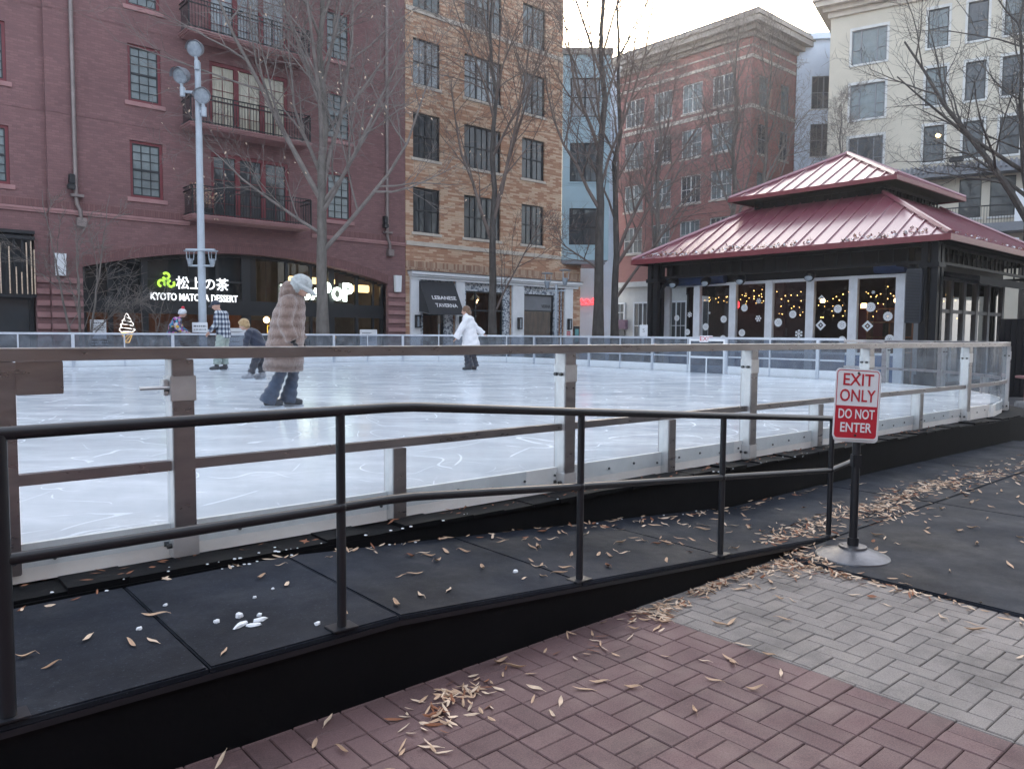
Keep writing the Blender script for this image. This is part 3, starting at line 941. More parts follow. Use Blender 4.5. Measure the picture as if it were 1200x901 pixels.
for u0, u1, y in ((-2.66, 1.55, 0), (6.1, 10.38, 0), (-16, -2.68, .16)):
    tr = MB(); tr.box(u0, u1, y - .055, y - .002, 5.12, 5.24); tr.box(u0, u1, y - .085, y - .0555, 5.19, 5.26)
    tr.build('stone_band', M['red_stone'], red)
    MB().box(u0, u1, y - .02, y - .001, 5.261, 5.5).build('soldier_course', M['red_soldier'], red)
av = MB()
for a, b in zip(arcu[:-1], arcu[1:]):
    av.face([(a, -.02, arch_z(a) + .001), (b, -.02, arch_z(b) + .001), (b, -.02, arch_z(b) + .36), (a, -.02, arch_z(a) + .36)])
    av.face([(a, -.02, arch_z(a) + .001), (a, .1, arch_z(a) + .001), (b, .1, arch_z(b) + .001), (b, -.02, arch_z(b) + .001)])
    av.face([(a, -.02, arch_z(a) + .36), (b, -.02, arch_z(b) + .36), (b, -.001, arch_z(b) + .36), (a, -.001, arch_z(a) + .36)])
av.build('arch_ring', M['red_soldier'], red, fix=False)
for (u0, u1, y) in ((-3.04, -2.68, .16), (-2.66, -1.79, 0), (9.53, 10.37, 0)):
    z = .1
    while z < 3.3:
        MB().bevbox(u0, u1, y - .06, y - .001, z, z + .17, .012).build('rusticated_band', M['red_stone'], red); z += .36
for z in (8.2, 11.3, 14.4):
    MB().box(-2.66, 10.38, -.012, -.001, z, z + .035).build('movement_joint', M['red_brick'], red); MB().box(-16, -2.68, .148, .159, z, z + .035).build('movement_joint', M['red_brick'], red)
rs = ('red_stone', .12, .14, .05)
for k, (a, b, c, d) in enumerate(wins):
    window(red, a, b, c, d, .09, 'double', 'red_paint', 'black_paint', 'pane_curtain', rs, 3, 3, fw_=.085)
for (a, b, c, d) in lw: window(red, a, b, c, d, .25, 'double', 'red_paint', 'black_paint', 'pane_curtain', ('red_stone', .12, .14, -.11), 3, 3, fw_=.085)
# dark sash lining inside the red frames
def french(parent, u0, u1, z0, z1, pane):
    w_, h = u1 - u0, z1 - z0
    f = MB()
    lw_ = w_ / 3
    f.box(0, w_, -.05, .05, h - .12, h)
    for k in range(4):
        x = k * lw_; ww = .17 if 0 < k < 3 else .11
        x0 = max(0, x - ww / 2) if k < 3 else w_ - .11
        f.box(x0, x0 + ww, -.05, .05, 0, h - .12)
    for k in range(3): f.box(k * lw_ + .1, k * lw_ + lw_ - .1, -.04, .04, 0, .16)
    o = f.build('french_door', M['red_paint'], parent); o.location = (u0, .09, z0)
    g = MB(); mu = MB()
    for k in range(3):
        a, b = k * lw_ + .09, (k + 1) * lw_ - .09
        g.face([(a, .012, .15), (b, .012, .15), (b, .012, h - .11), (a, .012, h - .11)])
        for q in range(1, 5): mu.box(a, b, -.012, .008, .15 + (h - .26) * q / 5 - .008, .15 + (h - .26) * q / 5 + .008)
        mu.box((a + b) / 2 - .008, (a + b) / 2 + .008, -.011, .007, .15, h - .12)
    g.build('pane', M[pane], o); mu.build('muntin', M['red_paint'], o)
for (a, b, c, d), pn in zip(doors, ('pane_dark', 'pane_warm', 'pane_blind', 'pane_blind')): french(red, a, b, c, d, pn)
def balcony(z, plant=False):
    b0, b1, out = 1.30, 5.72, .95
    s = MB()
    for dx, zz0, zz1 in ((0, .16, .20), (.04, .10, .16), (.09, .06, .10)):
        s.box(b0 + dx, b1 - dx, -out + dx, -.001, z + zz0, z + zz1)
    o = s.build('balcony', M['red_stone'], red)
    r = MB()
    zt = z + 1.16
    r0, r1, ro = b0 + .07, b1 - .07, -out + .07
    for zz in (z + .27, zt - .14, zt):
        r.box(r0, r1, ro - .018, ro + .018, zz - .018, zz + .018)
        for x in (r0, r1): r.box(x - .017, x + .017, ro + .019, -.001, zz - .017, zz + .017)
    n = 42
    for k in range(n + 1):
        x = r0 + (r1 - r0) * k / n; q = .022 if k % 14 == 0 else .008
        r.box(x - q, x + q, ro - q, ro + q, z + .201, zt - .019)
    for x in (r0, r1):
        for k in range(1, 9):
            y = ro + (-.05 - ro) * k / 9
            r.box(x - .008, x + .008, y - .008, y + .008, z + .201, zt - .019)
    r.build('railing', M['black_iron'], o)
for z in (5.22, 8.24, 11.28, 14.4): balcony(z)
# shopfront in the arch
def panel_arch(mb, u0, u1, z0, y, m=0):
    k = 10
    us_ = [u0 + (u1 - u0) * q / k for q in range(k + 1)]
    for a, b in zip(us_[:-1], us_[1:]):
        mb.face([(a, y, z0), (b, y, z0), (b, y, arch_z(b) - .01), (a, y, arch_z(a) - .01)], m)
YF = .42
fr = MB()
mull = [(-1.77, -1.62), (-.98, -.84), (.06, .26), (2.55, 2.66), (3.5, 3.82), (5.2, 5.3), (6.2, 6.3), (7.0, 7.25), (8.22, 8.34), (9.0, 9.08), (9.38, 9.51)]
for a, b in mull: fr.box(a, b, YF - .06, YF + .06, 0, 2.1)
for a, b in mull:
    zt = min(arch_z(a), arch_z(b)) - .005
    fr.box(a, b, YF - .06, YF + .06, 2.62, zt)
fr.box(-1.77, 9.51, YF - .09, YF + .08, 2.1, 2.62)
for a, b in zip(arcu[:-1], arcu[1:]):
    z = min(arch_z(a), arch_z(b))
    fr.box(a, b, YF - .05, YF + .07, z - .1, z - .004)
fr.box(-1.6, 9.36, YF - .055, YF + .05, 0, .25)
fr.box(.27, 3.49, YF - .05, YF + .05, 3.25, 3.32)
fr.build('shopfront_frame', M['shop_black'], red)
for (a0, b0), (a1, b1) in zip(mull[:-1], mull[1:]):
    g = MB(); g.face([(b0, YF, .25), (a1, YF, .25), (a1, YF, 2.1), (b0, YF, 2.1)]); panel_arch(g, b0, a1, 2.62, YF)
    g.build('shop_pane', M['shop_glass'], red)
it = MB()
def room(mb, u0, u1, y0, y1, z0, z1, mw, mf, mc):
    mb.face([(u0, y1, z0), (u1, y1, z0), (u1, y1, z1), (u0, y1, z1)], mw)
    mb.face([(u0, y0, z0), (u0, y1, z0), (u0, y1, z1), (u0, y0, z1)], mw)
    mb.face([(u1, y0, z0), (u1, y1, z0), (u1, y1, z1), (u1, y0, z1)], mw)
    mb.face([(u0, y0, z0), (u1, y0, z0), (u1, y1, z0), (u0, y1, z0)], mf)
    mb.face([(u0, y0, z1), (u1, y0, z1), (u1, y1, z1), (u0, y1, z1)], mc)
room(it, -1.9, 3.66, .55, 5.5, .02, 4.6, 0, 2, 2)
room(it, 3.68, 9.6, .55, 5.5, .02, 4.6, 1, 2, 2)
it.build('shop_interior', [M['wood_wall'], M['shop_wall'], M['shop_floor']], red)
cn = MB()
for u in (-.6, .9, 2.2): cn.bevbox(u, u + .9, 2.6, 3.2, .03, 1.05, .02)
cn.box(3.9, 6.8, 3.2, 3.8, .03, 1.1); cn.box(4.2, 9.2, 5.2, 5.49, 1.2, 2.0)
cn.build('shop_counter', M['wood_wall'], red)
bl = MB()
for a, b in ((.3, 1.5), (1.7, 3.4), (-1.5, -.2)): bl.box(a, b, .62, .66, 3.35, 3.8 if a > 0 else 3.6)
for a, b in ((-1.85, 3.64), (3.7, 4.2)): bl.box(a, b, .75, .8, 2.5, 4.5)  # black sheets added behind the transoms to keep their glass dark
bl.build('transom_blackout', M['black_paint'], red)
# dark shopfront at the far left
lf = MB()
lf.box(-9.5, -3.06, .4, .5, 2.45, 2.6); lf.box(-9.5, -3.06, .42, .5, 0, .4)
for u in (-8.4, -7, -5.6, -4.2, -3.2): lf.box(u, u + .12, .4, .5, .4, 2.45)
lf.build('shopfront_frame', M['shop_black'], red)
lg = MB(); lg.face([(-9.5, .47, .4), (-3.06, .47, .4), (-3.06, .47, 4.5), (-9.5, .47, 4.5)]); lg.build('shop_pane', M['pane_dark'], red)

tl = thing('trellis', 'black slatted screen with upright gold rods over the left shopfront', 'trellis', G(-6.2, .1, 0), GA)
s = MB()
for z in (2.5, 4.25, 4.42): s.box(-3.2, 3.14, -.12, .0, z, z + .1)
k = -3.1
while k < 3.1: s.box(k, k + .05, -.1, -.04, 2.6, 4.25); k += .21
s.build('slat_screen', M['shop_black'], tl)
for q, (x, z0, z1) in enumerate([(-2.5, 2.6, 3.4), (-2.1, 2.6, 3.9), (-1.5, 2.6, 3.2), (-1, 2.6, 4.1), (-.4, 2.6, 3.5), (.2, 2.6, 3.9), (.9, 2.6, 3.4), (1.55, 2.6, 3.3), (2.0, 2.6, 3.28), (2.22, 2.6, 4.1), (2.45, 2.6, 4.0), (2.62, 2.6, 3.4), (2.76, 2.6, 3.25), (2.9, 2.6, 4.15), (3.02, 2.6, 4.2), (3.1, 2.6, 3.95)]):
    MB().cyl((x, -.15, z0), (x, -.15, z1), .018, 8).build('gold_rod', M['leaf_pale'], tl)

def downpipe(u, y, z0, z1, label, rz_=GA):
    d = thing('downpipe', label, 'downpipe', G(u, y, z0), rz_, 'downpipes on the maroon wall')
    MB().cyl((0, -.09, .9), (0, -.09, z1 - z0), .065, 12).build('pipe', M['zinc'], d, smooth=True)
    p = MB(); p.tube([(0, -.09, .9), (.02, -.10, .7), (.1, -.12, .5), (.12, -.1, .2)], [.06, .06, .06, .06], 10); p.build('elbow', M['zinc'], d, smooth=True)
    b = MB(); b.bevbox(-.02, .26, -.22, -.0, 0, .28, .02); b.build('hopper', M['zinc'], d); MB().box(-.16, .2, -.2, -.02, .92, 1.0).build('strap', M['zinc'], d)
    q = MB(); q.bevbox(-.26, -.05, -.3, -.1, 1.12, 1.28, .02); q.bevbox(-.2, -.04, -.22, -.02, 1.3, 1.6, .02); q.build('junction_box', M['black_iron'], d)
downpipe(-1.92, 0, 4.75, 19.4, 'tall galvanised downpipe on the maroon wall left of the single window column')
downpipe(9.45, 0, 4.65, 19.4, 'galvanised downpipe near the right end of the maroon wall beside the buff brick')
for u, y, lb in ((-2.42, 0, 'tall white wall lamp on the banded pier left of the arched shopfront'), (9.92, 0, 'white wall lamp on the banded pier right of the arched shopfront')):
    d = thing('wall_lamp', lb, 'wall lamp', G(u, y, 3.2), GA, 'white wall lamps on the banded piers')
    q = MB(); q.prism([(-.13, 0), (.13, 0), (.16, .68), (-.16, .68)], 'y', -.2, -.065); q.build('shade', M['white_paint'], d)
    q = MB(); q.box(-.12, .12, -.063, -.005, .05, .62); q.build('backplate', M['grey_paint'], d)

# ---------------------------------------------------------- lit shop signs
def letters(body, size, material, loc_u, loc_z, y, rz, wd=None, bold=.0, ext=.03):
    return text(body, size, material, 'lettering', None, ext, bold=bold), wd
def fit(o, wd=None, ht=None):
    vs_ = o.data.vertices
    if wd:
        w_ = max(v.co.x for v in vs_) - min(v.co.x for v in vs_)
        for v in vs_: v.co.x *= wd / w_
    if ht:
        h_ = max(v.co.y for v in vs_) - min(v.co.y for v in vs_)
        for v in vs_: v.co.y *= ht / h_
    cx = (max(v.co.x for v in vs_) + min(v.co.x for v in vs_)) / 2; cy = (max(v.co.y for v in vs_) + min(v.co.y for v in vs_)) / 2
    for v in vs_: v.co.x -= cx; v.co.y -= cy
ms = thing('shop_sign', 'lit sign with Japanese characters, KYOTO MATCHA DESSERT and a green three ring logo', 'shop sign', G(1.8, .3, 2.6), GA)
t = text('KYOTO MATCHA DESSERT', .3, M['em_white'], 'lettering', ms, .02, bold=.004); fit(t, 2.98, .25); t.location = (0, -.05, .085); t.rotation_euler = UPR
t = text('松上の茶', .55, M['em_white'], 'lettering', ms, .02, bold=.004); fit(t, 1.82, .44); t.location = (.26, -.05, .58); t.rotation_euler = UPR
lg_ = MB()
for cx, cz, a0 in ((-.98, .78, 200), (-1.13, .53, -40), (-.82, .53, 100)):
    pts = [(cx + .105 * cos(radians(a0 + q)), -.05, cz + .105 * sin(radians(a0 + q))) for q in range(0, 301, 25)]
    lg_.tube(pts, .042, 8)
lg_.build('ring_logo', M['em_green'], ms, smooth=True)
MB().box(-1.6, 1.6, .0, .03, -.05, .0).build('mounting_bar', M['shop_black'], ms)
pp = thing('shop_sign', 'lit white bubble lettering above the second shop, ending in POP beside the tree trunk', 'shop sign', G(6.55, .3, 2.6), GA)
xx = -1.6
for k, (ch, ht, wd) in enumerate((('B', .56, .36), ('O', .46, .38), ('B', .56, .36), ('A', .46, .38), ('P', .74, .42), ('O', .54, .44), ('P', .74, .44))):
    t = text(ch, .5, M['em_pop'], 'lettering', pp, .04, bold=.018); fit(t, wd, ht); t.location = (xx + wd / 2, -.05, .14 + ht / 2 + (.02 if k % 2 else 0)); t.rotation_euler = UPR
    xx += wd + .05
MB().box(-1.6, 1.5, .0, .03, .02, .06).build('mounting_bar', M['shop_black'], pp)
# ice cream neon in the window
ic = thing('neon_sign', 'ice cream cone neon, white swirl over an amber cone, in the left shop window', 'neon sign', G(-.42, .36, 1.08), GA)
sw = MB()
o_ = [(-.18, .4), (-.24, .44), (-.22, .52), (-.18, .56), (-.2, .63), (-.14, .68), (-.15, .76), (-.08, .82), (-.08, .9), (0, 1.02), (.04, .96), (.07, .86), (.12, .82), (.13, .74), (.18, .68), (.19, .6), (.24, .54), (.24, .46), (.18, .4), (-.18, .4)]
sw.tube([(x, 0, z) for x, z in o_], .016, 6)
for z, h in ((.5, .2), (.62, .17), (.74, .12), (.86, .07)): sw.tube([(-h, 0, z + .03), (0, 0, z + .015), (h, 0, z - .02)], .013, 6)
sw.build('swirl_tube', M['em_neon_w'], ic)
cn_ = MB(); cn_.tube([(-.18, 0, .37), (-.05, 0, .04), (.05, 0, .04), (.18, 0, .37), (-.18, 0, .37)], .018, 6)
for q in range(3): cn_.tube([(-.14 + q * .05, 0, .28 - q * .09), (.02 + q * .045, 0, .35 - q * .03)], .012, 6)
cn_.build('cone_tube', M['em_neon_y'], ic)
MB().box(-.2, .2, .02, .03, .05, .09).build('mount', M['shop_black'], ic)
op = thing('neon_sign', 'amber OPEN neon in the second shop window behind the skater in navy', 'neon sign', G(4.85, .5, 1.6), GA)
t = text('OPEN', .2, M['em_neon_y'], 'lettering', op, .01); fit(t, .5, .17); t.rotation_euler = UPR; t.location = (0, 0, 0)
q = MB(); q.tube([(-.33, 0, -.14), (.33, 0, -.14), (.33, 0, .14), (-.33, 0, .14), (-.33, 0, -.14)], .012, 6); q.build('border_tube', M['em_neon_y'], op)
cu = thing('neon_sign', 'amber cup shaped neon in the second shop window right of the tree trunk', 'neon sign', G(7.1, .5, 1.2), GA)
q = MB(); q.tube([(-.16, 0, .9), (-.1, 0, .35), (.12, 0, .35), (.18, 0, .9), (-.16, 0, .9)], .018, 6); q.tube([(.02, 0, .9), (.1, 0, 1.1)], .014, 6); q.build('cup_tube', M['em_neon_y'], cu)
q = MB(); q.tube([(-.26, 0, .12), (-.1, 0, .2), (.1, 0, .2), (.28, 0, .1), (0, 0, .06), (-.26, 0, .12)], .03, 6); q.build('saucer_tube', M['em_neon_y'], cu)
for k, (u, z) in enumerate(((4.75, 1.96), (5.2, 1.96))):
    pl_ = thing('pendant_lamp', ('left' if k == 0 else 'right') + ' of two warm globe lamps above the amber OPEN neon', 'pendant lamp', G(u, 1.1, z), GA, 'globe lamps in the second shop')
    MB().ell((0, 0, 0), .12, 14).build('globe', M['em_warm'], pl_, smooth=True)
    MB().cyl((0, 0, .1), (0, 0, 2.6), .008, 6).build('cord', M['shop_black'], pl_)
for k, (u0, u1, lb) in enumerate(((5.6, 7.6, 'long warm cove light behind the transom of the second shop'), (8.45, 9.2, 'short warm cove light behind the right transom of the second shop'))):
    q = MB().bevbox(u0, u1, .9, 1.02, 3.42 - .25 * k, 3.68 - .2 * k, .04).build('cove_light', M['em_cove']); q.location = (AX, AY, 0); q.rotation_euler = (0, 0, GA)
    tag(q, lb, 'light', 'cove lights in the second shop')
for k, (u, lb) in enumerate(((-.9, 'added hidden glow lighting the dessert shop behind its left window'), (1.6, 'added hidden glow lighting the dessert shop behind the sign'))):
    q = MB().ell((0, 0, 0), (.16, .16, .1), 14).build('warm_light', M['em_shop_fill'], None, True); q.location = G(u, 2.2, 2.62)  # glowing ellipsoids added behind the beam to warm up the interior
    tag(q, lb, 'lamp', 'added glows lighting the dessert shop')
# notices
small_sign('notice', 'pale paper notice in the left shop window beside the ice cream neon', G(-1.3, .34, 1.55), GA, .48, .62, [(None, .04, .2), (None, .02, .1), (None, .02, .04), (None, .02, -.02)], M['paper'], M['grey_paint'])
small_sign('direction_sign', 'small dark sign with white lettering and an arrow below the pale window notice', G(-1.28, .33, 1.1), GA, .62, .2, [(None, .04, .04), (None, .04, -.04), ('→', .16, 0)], M['shop_black'], M['paper'])
def aboard(u, y, label, rows):
    r = thing('menu_board', label, 'notice board', G(u, y, 0), GA - radians(6))
    MB().bevbox(-.36, .36, -.02, .02, .62, 1.62, .01).build('panel', M['paper'], r)
    lg2 = MB()
    for x in (-.3, .3): lg2.box(x - .02, x + .02, .021, .05, 0, 1.5)
    lg2.build('frame', M['alu'], r)
    pr = MB(); rn = random.Random(label)
    for q in range(rows):
        z = 1.5 - q * .8 / rows
        pr.face([(-.28, -.023, z - .03), (-.28 + rn.uniform(.2, .5), -.023, z - .03), (-.28 + rn.uniform(.2, .5), -.023, z), (-.28, -.023, z)])
    pr.build('printing', M['grey_paint'], r, fix=False)
aboard(2.55, -1.6, 'white notice board behind the far rail below the dessert shop sign', 5)
aboard(7.75, -1.4, 'white notice board behind the far rail below the POP sign', 8)

# ---------------------------------------------------------- buff brick building with the restaurant
TB = 10.4
tan = thing('brick_building', 'buff and russet brick building above the white restaurant shopfront', 'building', G(TB, 0), GA)
U = lambda u: u - TB
tw = []
for a, b in ((5.78, 7.66), (8.88, 10.76), (11.92, 13.8), (15.02, 16.95)):
    tw += [(U(10.78), U(12.18), a, b, 2), (U(13.5), U(15.65), a, b, 3), (U(16.95), U(18.42), a, b, 2)]
w = MB()
shops = [(U(11.09), U(12.98), -1, 3.84), (U(13.5), U(16.33), -1, 3.84), (U(17.08), U(19.84), -1, 3.84)]
wall_front(w, 0, U(19.62), 0, 19.5, [q[:4] for q in tw] + shops, depth=.2)
wall_front(w, U(19.62), U(21.06), 0, 5.1, [(U(19.62), U(19.84), -1, 3.84)], depth=.2)
w.face([(U(19.62), 0, 5.1), (U(21.06), 0, 5.1), (U(21.06), 2, 5.1), (U(19.62), 2, 5.1)])
w.face([(U(21.06), 0, 0), (U(21.06), 3, 0), (U(21.06), 3, 5.1), (U(21.06), 0, 5.1)])
w.face([(U(19.62), 0, 5.1), (U(19.62), 6, 5.1), (U(19.62), 6, 19.5), (U(19.62), 0, 19.5)])
w.face([(0, 6, 19.5), (0, 0, 19.5), (U(19.62), 0, 19.5), (U(19.62), 6, 19.5)], 1)
w.face([(0, 0, 0), (0, 6, 0), (0, 6, 19.5), (0, 0, 19.5)])
w.build('wall', [M['tan_brick'], M['roof_grey']], tan)
for z0, z1 in ((5.2, 5.38), (14.82, 15.0)): MB().box(U(10.42), U(19.62), -.04, -.002, z0, z1).build('stone_band', M['pale_stone'], tan)
sd = MB(); sd.box(0, U(21.04), -.015, -.001, 4.2, 4.55); sd.build('soldier_course', M['tan_soldier'], tan)
rn = random.Random(5)
for k, (a, b, c, d, n) in enumerate(tw):
    row_ = k // 3
    pn = 'pane_dark' if row_ in (0, 1) else 'pane_blind' if (row_ == 2 and k % 3 != 2) else 'pane_curtain'
    if k in (1, 4): pn = 'pane_dark'
    window(tan, a, b, c, d, .11, 'twin', 'black_paint', None, pn, ('pale_stone', .09, .12, .04), n, fw_=.06)
sf = MB()
sf.box(U(10.5), U(20.86), -.34, -.002, 3.98, 4.1); sf.box(U(10.55), U(20.8), -.26, -.002, 3.9, 3.98); sf.box(U(10.6), U(20.75), -.16, -.002, 3.78, 3.9)
sf.build('cornice', M['white_paint'], tan)
cap = MB(); cap.box(U(10.45), U(20.9), -.37, -.002, 4.102, 4.135); cap.build('cornice_flashing', M['roof_grey'], tan)
for a, b in ((10.59, 11.08), (12.99, 13.49), (16.34, 17.07), (19.85, 20.42)):
    pil = MB(); pil.bevbox(U(a), U(b), -.12, -.002, .25, 3.779, .012); pil.box(U(a) - .04, U(b) + .04, -.16, -.002, 0, .25); pil.build('pilaster', M['white_paint'], tan)
mos, nt, bs = new_mat('blue white mosaic'); M['mosaic'] = mos
v = obj_coord(nt, (1, 1, 1)); vo = N(nt, 'ShaderNodeTexVoronoi'); vo.inputs['Scale'].default_value = 16; nt.links.new(v, vo.inputs['Vector'])
sp_ = N(nt, 'ShaderNodeSeparateColor'); nt.links.new(vo.outputs['Color'], sp_.inputs[0])
nt.links.new(ramp(nt, sp_.outputs[0], [(.3, (.12, .15, .2)), (.5, (.62, .66, .7))]), bs.inputs['Base Color'])
mz = MB()
def surround(a, b, o0, o1, zt):
    wall_front(mz, U(a), U(b), 0, 3.86, [(U(o0), U(o1), -1, zt)], y=.1, depth=.2)
surround(11.09, 12.98, 11.35, 12.5, 3.1); surround(13.5, 16.33, 13.7, 15.95, 3.42); surround(17.08, 19.84, 17.2, 19.3, 3.42)
mz.build('mosaic_surround', M['mosaic'], tan, fix=False)
sfr = MB()
def frame(a, b, z0, z1, bars=(), hb=()):
    a, b = U(a), U(b)
    for x in (a, b - .07): sfr.box(x, x + .07, .2, .3, z0, z1)
    for z in (z0, z1 - .07): sfr.box(a + .07, b - .07, .2, .3, z, z + .07)
    for x in bars: sfr.box(U(x) - .035, U(x) + .035, .21, .29, z0 + .07, z1 - .07)
    for z in hb: sfr.box(a + .07, b - .07, .205, .295, z - .03, z + .03)
frame(11.35, 12.5, .05, 3.1, (), (2.3,)); frame(13.7, 15.95, .05, 3.42, (14.35, 15.2), (2.55,)); frame(17.2, 19.3, .5, 3.42, (), (2.62,))
sfr.box(U(17.2), U(19.3), .12, .3, .0, .5)
sfr.build('shopfront_frame', M['shop_black'], tan)
for a, b, z0, z1 in ((11.42, 12.43, .12, 3.03), (13.77, 15.88, .12, 3.35), (17.27, 19.23, .57, 2.59)):
    MB().face([(U(a), .25, z0), (U(b), .25, z0), (U(b), .25, z1), (U(a), .25, z1)]).build('shop_pane', M['shop_glass'], tan)
MB().face([(U(17.27), .24, 2.65), (U(19.23), .24, 2.65), (U(19.23), .24, 3.35), (U(17.27), .24, 3.35)]).build('sign_band', M['grey_paint'], tan)
t = text('VERNA', .22, M['shop_black'], 'lettering', tan, .004); fit(t, .62, .16); t.location = (U(18.85), .232, 2.86); t.rotation_euler = UPR
tin = MB(); room(tin, U(10.9), U(20.2), .35, 6, .02, 3.8, 0, 1, 1); tin.build('shop_interior', [M['wood_wall'], M['shop_floor']], tan)
hd = MB(); hd.cyl((U(12.25), .17, .9), (U(12.25), .17, 1.9), .018, 8); hd.build('door_handle', M['alu'], tan)
awn = thing('awning', 'black fabric door awning lettered LEBANESE TAVERNA', 'awning', G(11.92, -.13, 2.3), GA)
a = MB(); out = .78
za, zb = 1.42, .0
hw2 = .93
a.face([(-hw2, 0, za), (hw2, 0, za), (hw2, -out, zb), (-hw2, -out, zb)]); a.face([(-hw2, -.012, za - .03), (hw2, -.012, za - .03), (hw2, -out + .012, zb), (-hw2, -out + .012, zb)])
for x in (-hw2, hw2): a.face([(x, 0, za), (x, -out, zb), (x, 0, zb + .12)])
a.build('canvas', mat('charcoal canvas', (.03, .032, .037), .85, var=.12, vs=3, bm=(90, .2, .003)), awn, fix=False)
fr2 = MB(); fr2.cyl((-hw2, -out + .02, zb), (hw2, -out + .02, zb), .015, 8); fr2.cyl((-hw2, 0, zb + .12), (-hw2, -out, zb), .012, 8); fr2.cyl((hw2, 0, zb + .12), (hw2, -out, zb), .012, 8); fr2.build('awning_frame', M['grey_paint'], awn)
sl_ = atan2(za - zb, out)
for body, tt, wd in (('LEBANESE', .50, 1.28), ('TAVERNA', .27, 1.16)):
    t = text(body, .26, M['sign_white'], 'lettering', awn, .001, bold=.004); fit(t, wd, .18)
    t.location = (.1, -out * (1 - tt) - .012, zb + (za - zb) * tt + .006); t.rotation_euler = (sl_, 0, 0)
for k, (u, y, lb) in enumerate(((10.86, -.13, 'black sconce on the white pilaster left of the black awning'), (13.24, -.13, 'black sconce on the white pilaster right of the black awning'), (16.72, -.13, 'black sconce on the wide white pilaster before the restaurant window'), (20.1, -.13, 'black sconce on the last white pilaster above a red plaque'))):
    d = thing('wall_sconce', lb, 'wall lamp', G(u, y, 1.72), GA, 'black sconces on the white pilasters')
    f = MB(); f.box(-.1, .1, -.02, -.002, 0, .55)
    for x in (-.1, .07): f.box(x, x + .03, -.16, -.021, .04, .5)
    f.box(-.1, .1, -.16, -.021, .5, .55); f.box(-.1, .1, -.16, -.021, 0, .04); f.build('frame', M['black_iron'], d)
    MB().box(-.06, .06, -.13, -.03, .05, .49).build('lens', M['lamp_lens'], d)
small_sign('plaque', 'small red plaque on the last white pilaster below a sconce', G(20.1, -.14, 1.5), GA, .26, .26, [(None, .03, .05), (None, .03, -.03)], M['sign_red'], M['sign_white'], 'plaque')
mc = thing('menu_case', 'dark framed menu case with a teal sheet on the buff brick corner', 'menu case', G(20.78, -.01, 1.0), GA)
f = MB(); f.box(-.2, .2, -.05, -.002, 0, .9); f.build('case', M['shop_black'], mc)
MB().face([(-.13, -.053, .12), (.13, -.053, .12), (.13, -.053, .76), (-.13, -.053, .76)]).build('sheet', mat('teal sheet', (.12, .34, .36), .5), mc)
ch = thing('chandelier', 'chandelier of small warm bulbs behind the restaurant door glass', 'chandelier', G(15.1, 1.2, 2.95), GA)
q = MB(); rn = random.Random(4)
for k in range(14):
    a_ = k * 2.4; r_ = .14 + .14 * rn.random(); q.tube([(0, 0, .45), (r_ * cos(a_), r_ * sin(a_), .1 + .2 * rn.random())], .012, 5)
q.build('arm', M['alu'], ch)
MB().ell((0, -.1, .02), .05, 10).ell((.12, -.05, .12), .035, 8).build('bulb', M['em_warm'], ch)
q = MB().ell((0, 0, 0), .07, 10).build('warm_light', M['em_warm']); q.location = G(17.6, .9, 3.15); tag(q, 'small warm lamp behind the grey sign band of the restaurant window', 'lamp')
q = MB().ell((0, 0, 0), .1, 10).build('warm_light', M['em_warm']); q.location = G(18.6, 3.2, 2.9); tag(q, 'warm lamp deep inside the restaurant behind its right window', 'lamp')

# ---------------------------------------------------------- pale blue bay and white building behind it
bx, by, _ = G(19.62, 0)
blue = thing('bay_building', 'pale blue panelled bay overhanging the corner beside the buff brick', 'building', (bx + .02, by + .05, 0), 0)
w = MB()
bw = [(.38, 1.82, 5.95, 7.75, 2), (.38, 1.82, 9.05, 10.95, 2), (.38, 1.82, 12.2, 14.1, 2)]
wall_front(w, 0, 2.35, 5.2, 15.2, [q[:4] for q in bw], depth=.15)
shell(w, 0, 2.35, 0, 5, 5.2, 15.2)
w.face([(0, 0, 5.2), (2.35, 0, 5.2), (2.35, 5, 5.2), (0, 5, 5.2)], 1)
w.build('wall', [M['blue_panel'], M['grey_paint']], blue)
for z in (5.75, 8.1, 8.85, 11.3, 12.0, 14.4): MB().box(0, 2.35, -.012, -.001, z, z + .03).build('panel_joint', M['blue_panel'], blue)
for k, (a, b, c, d, n) in enumerate(bw): window(blue, a, b, c, d, .08, 'twin', 'black_paint', None, 'pane_dark' if k < 2 else 'pane_blind', ('blue_panel', .08, .08, .03), n, fw_=.06)
q = MB().box(-.05, 2.45, -.12, 5.05, 15.201, 15.5); q.build('parapet', M['cornice'], blue)
q = MB().prism([(0, 0), (2.2, 0), (2.2, 3)], 'z', 5.0, 5.19); q.build('soffit', M['grey_paint'], blue)
wh = thing('white_building', 'narrow white clad building seen between the pale blue bay and the far red brick', 'building', (3.4, 45.0, 0), 0)
MB().box(0, 2.66, 0, 12, 0, 16.6).build('wall', M['siding'], wh)
q = MB()
for k in range(38): q.box(0, 2.66, -.012, -.001, 2 + k * .38, 2.025 + k * .38)
q.build('clapboard_joint', M['siding'], wh)
MB().box(-.1, 2.76, -.1, 12.1, 16.602, 16.75).build('parapet', M['white_trim'], wh)

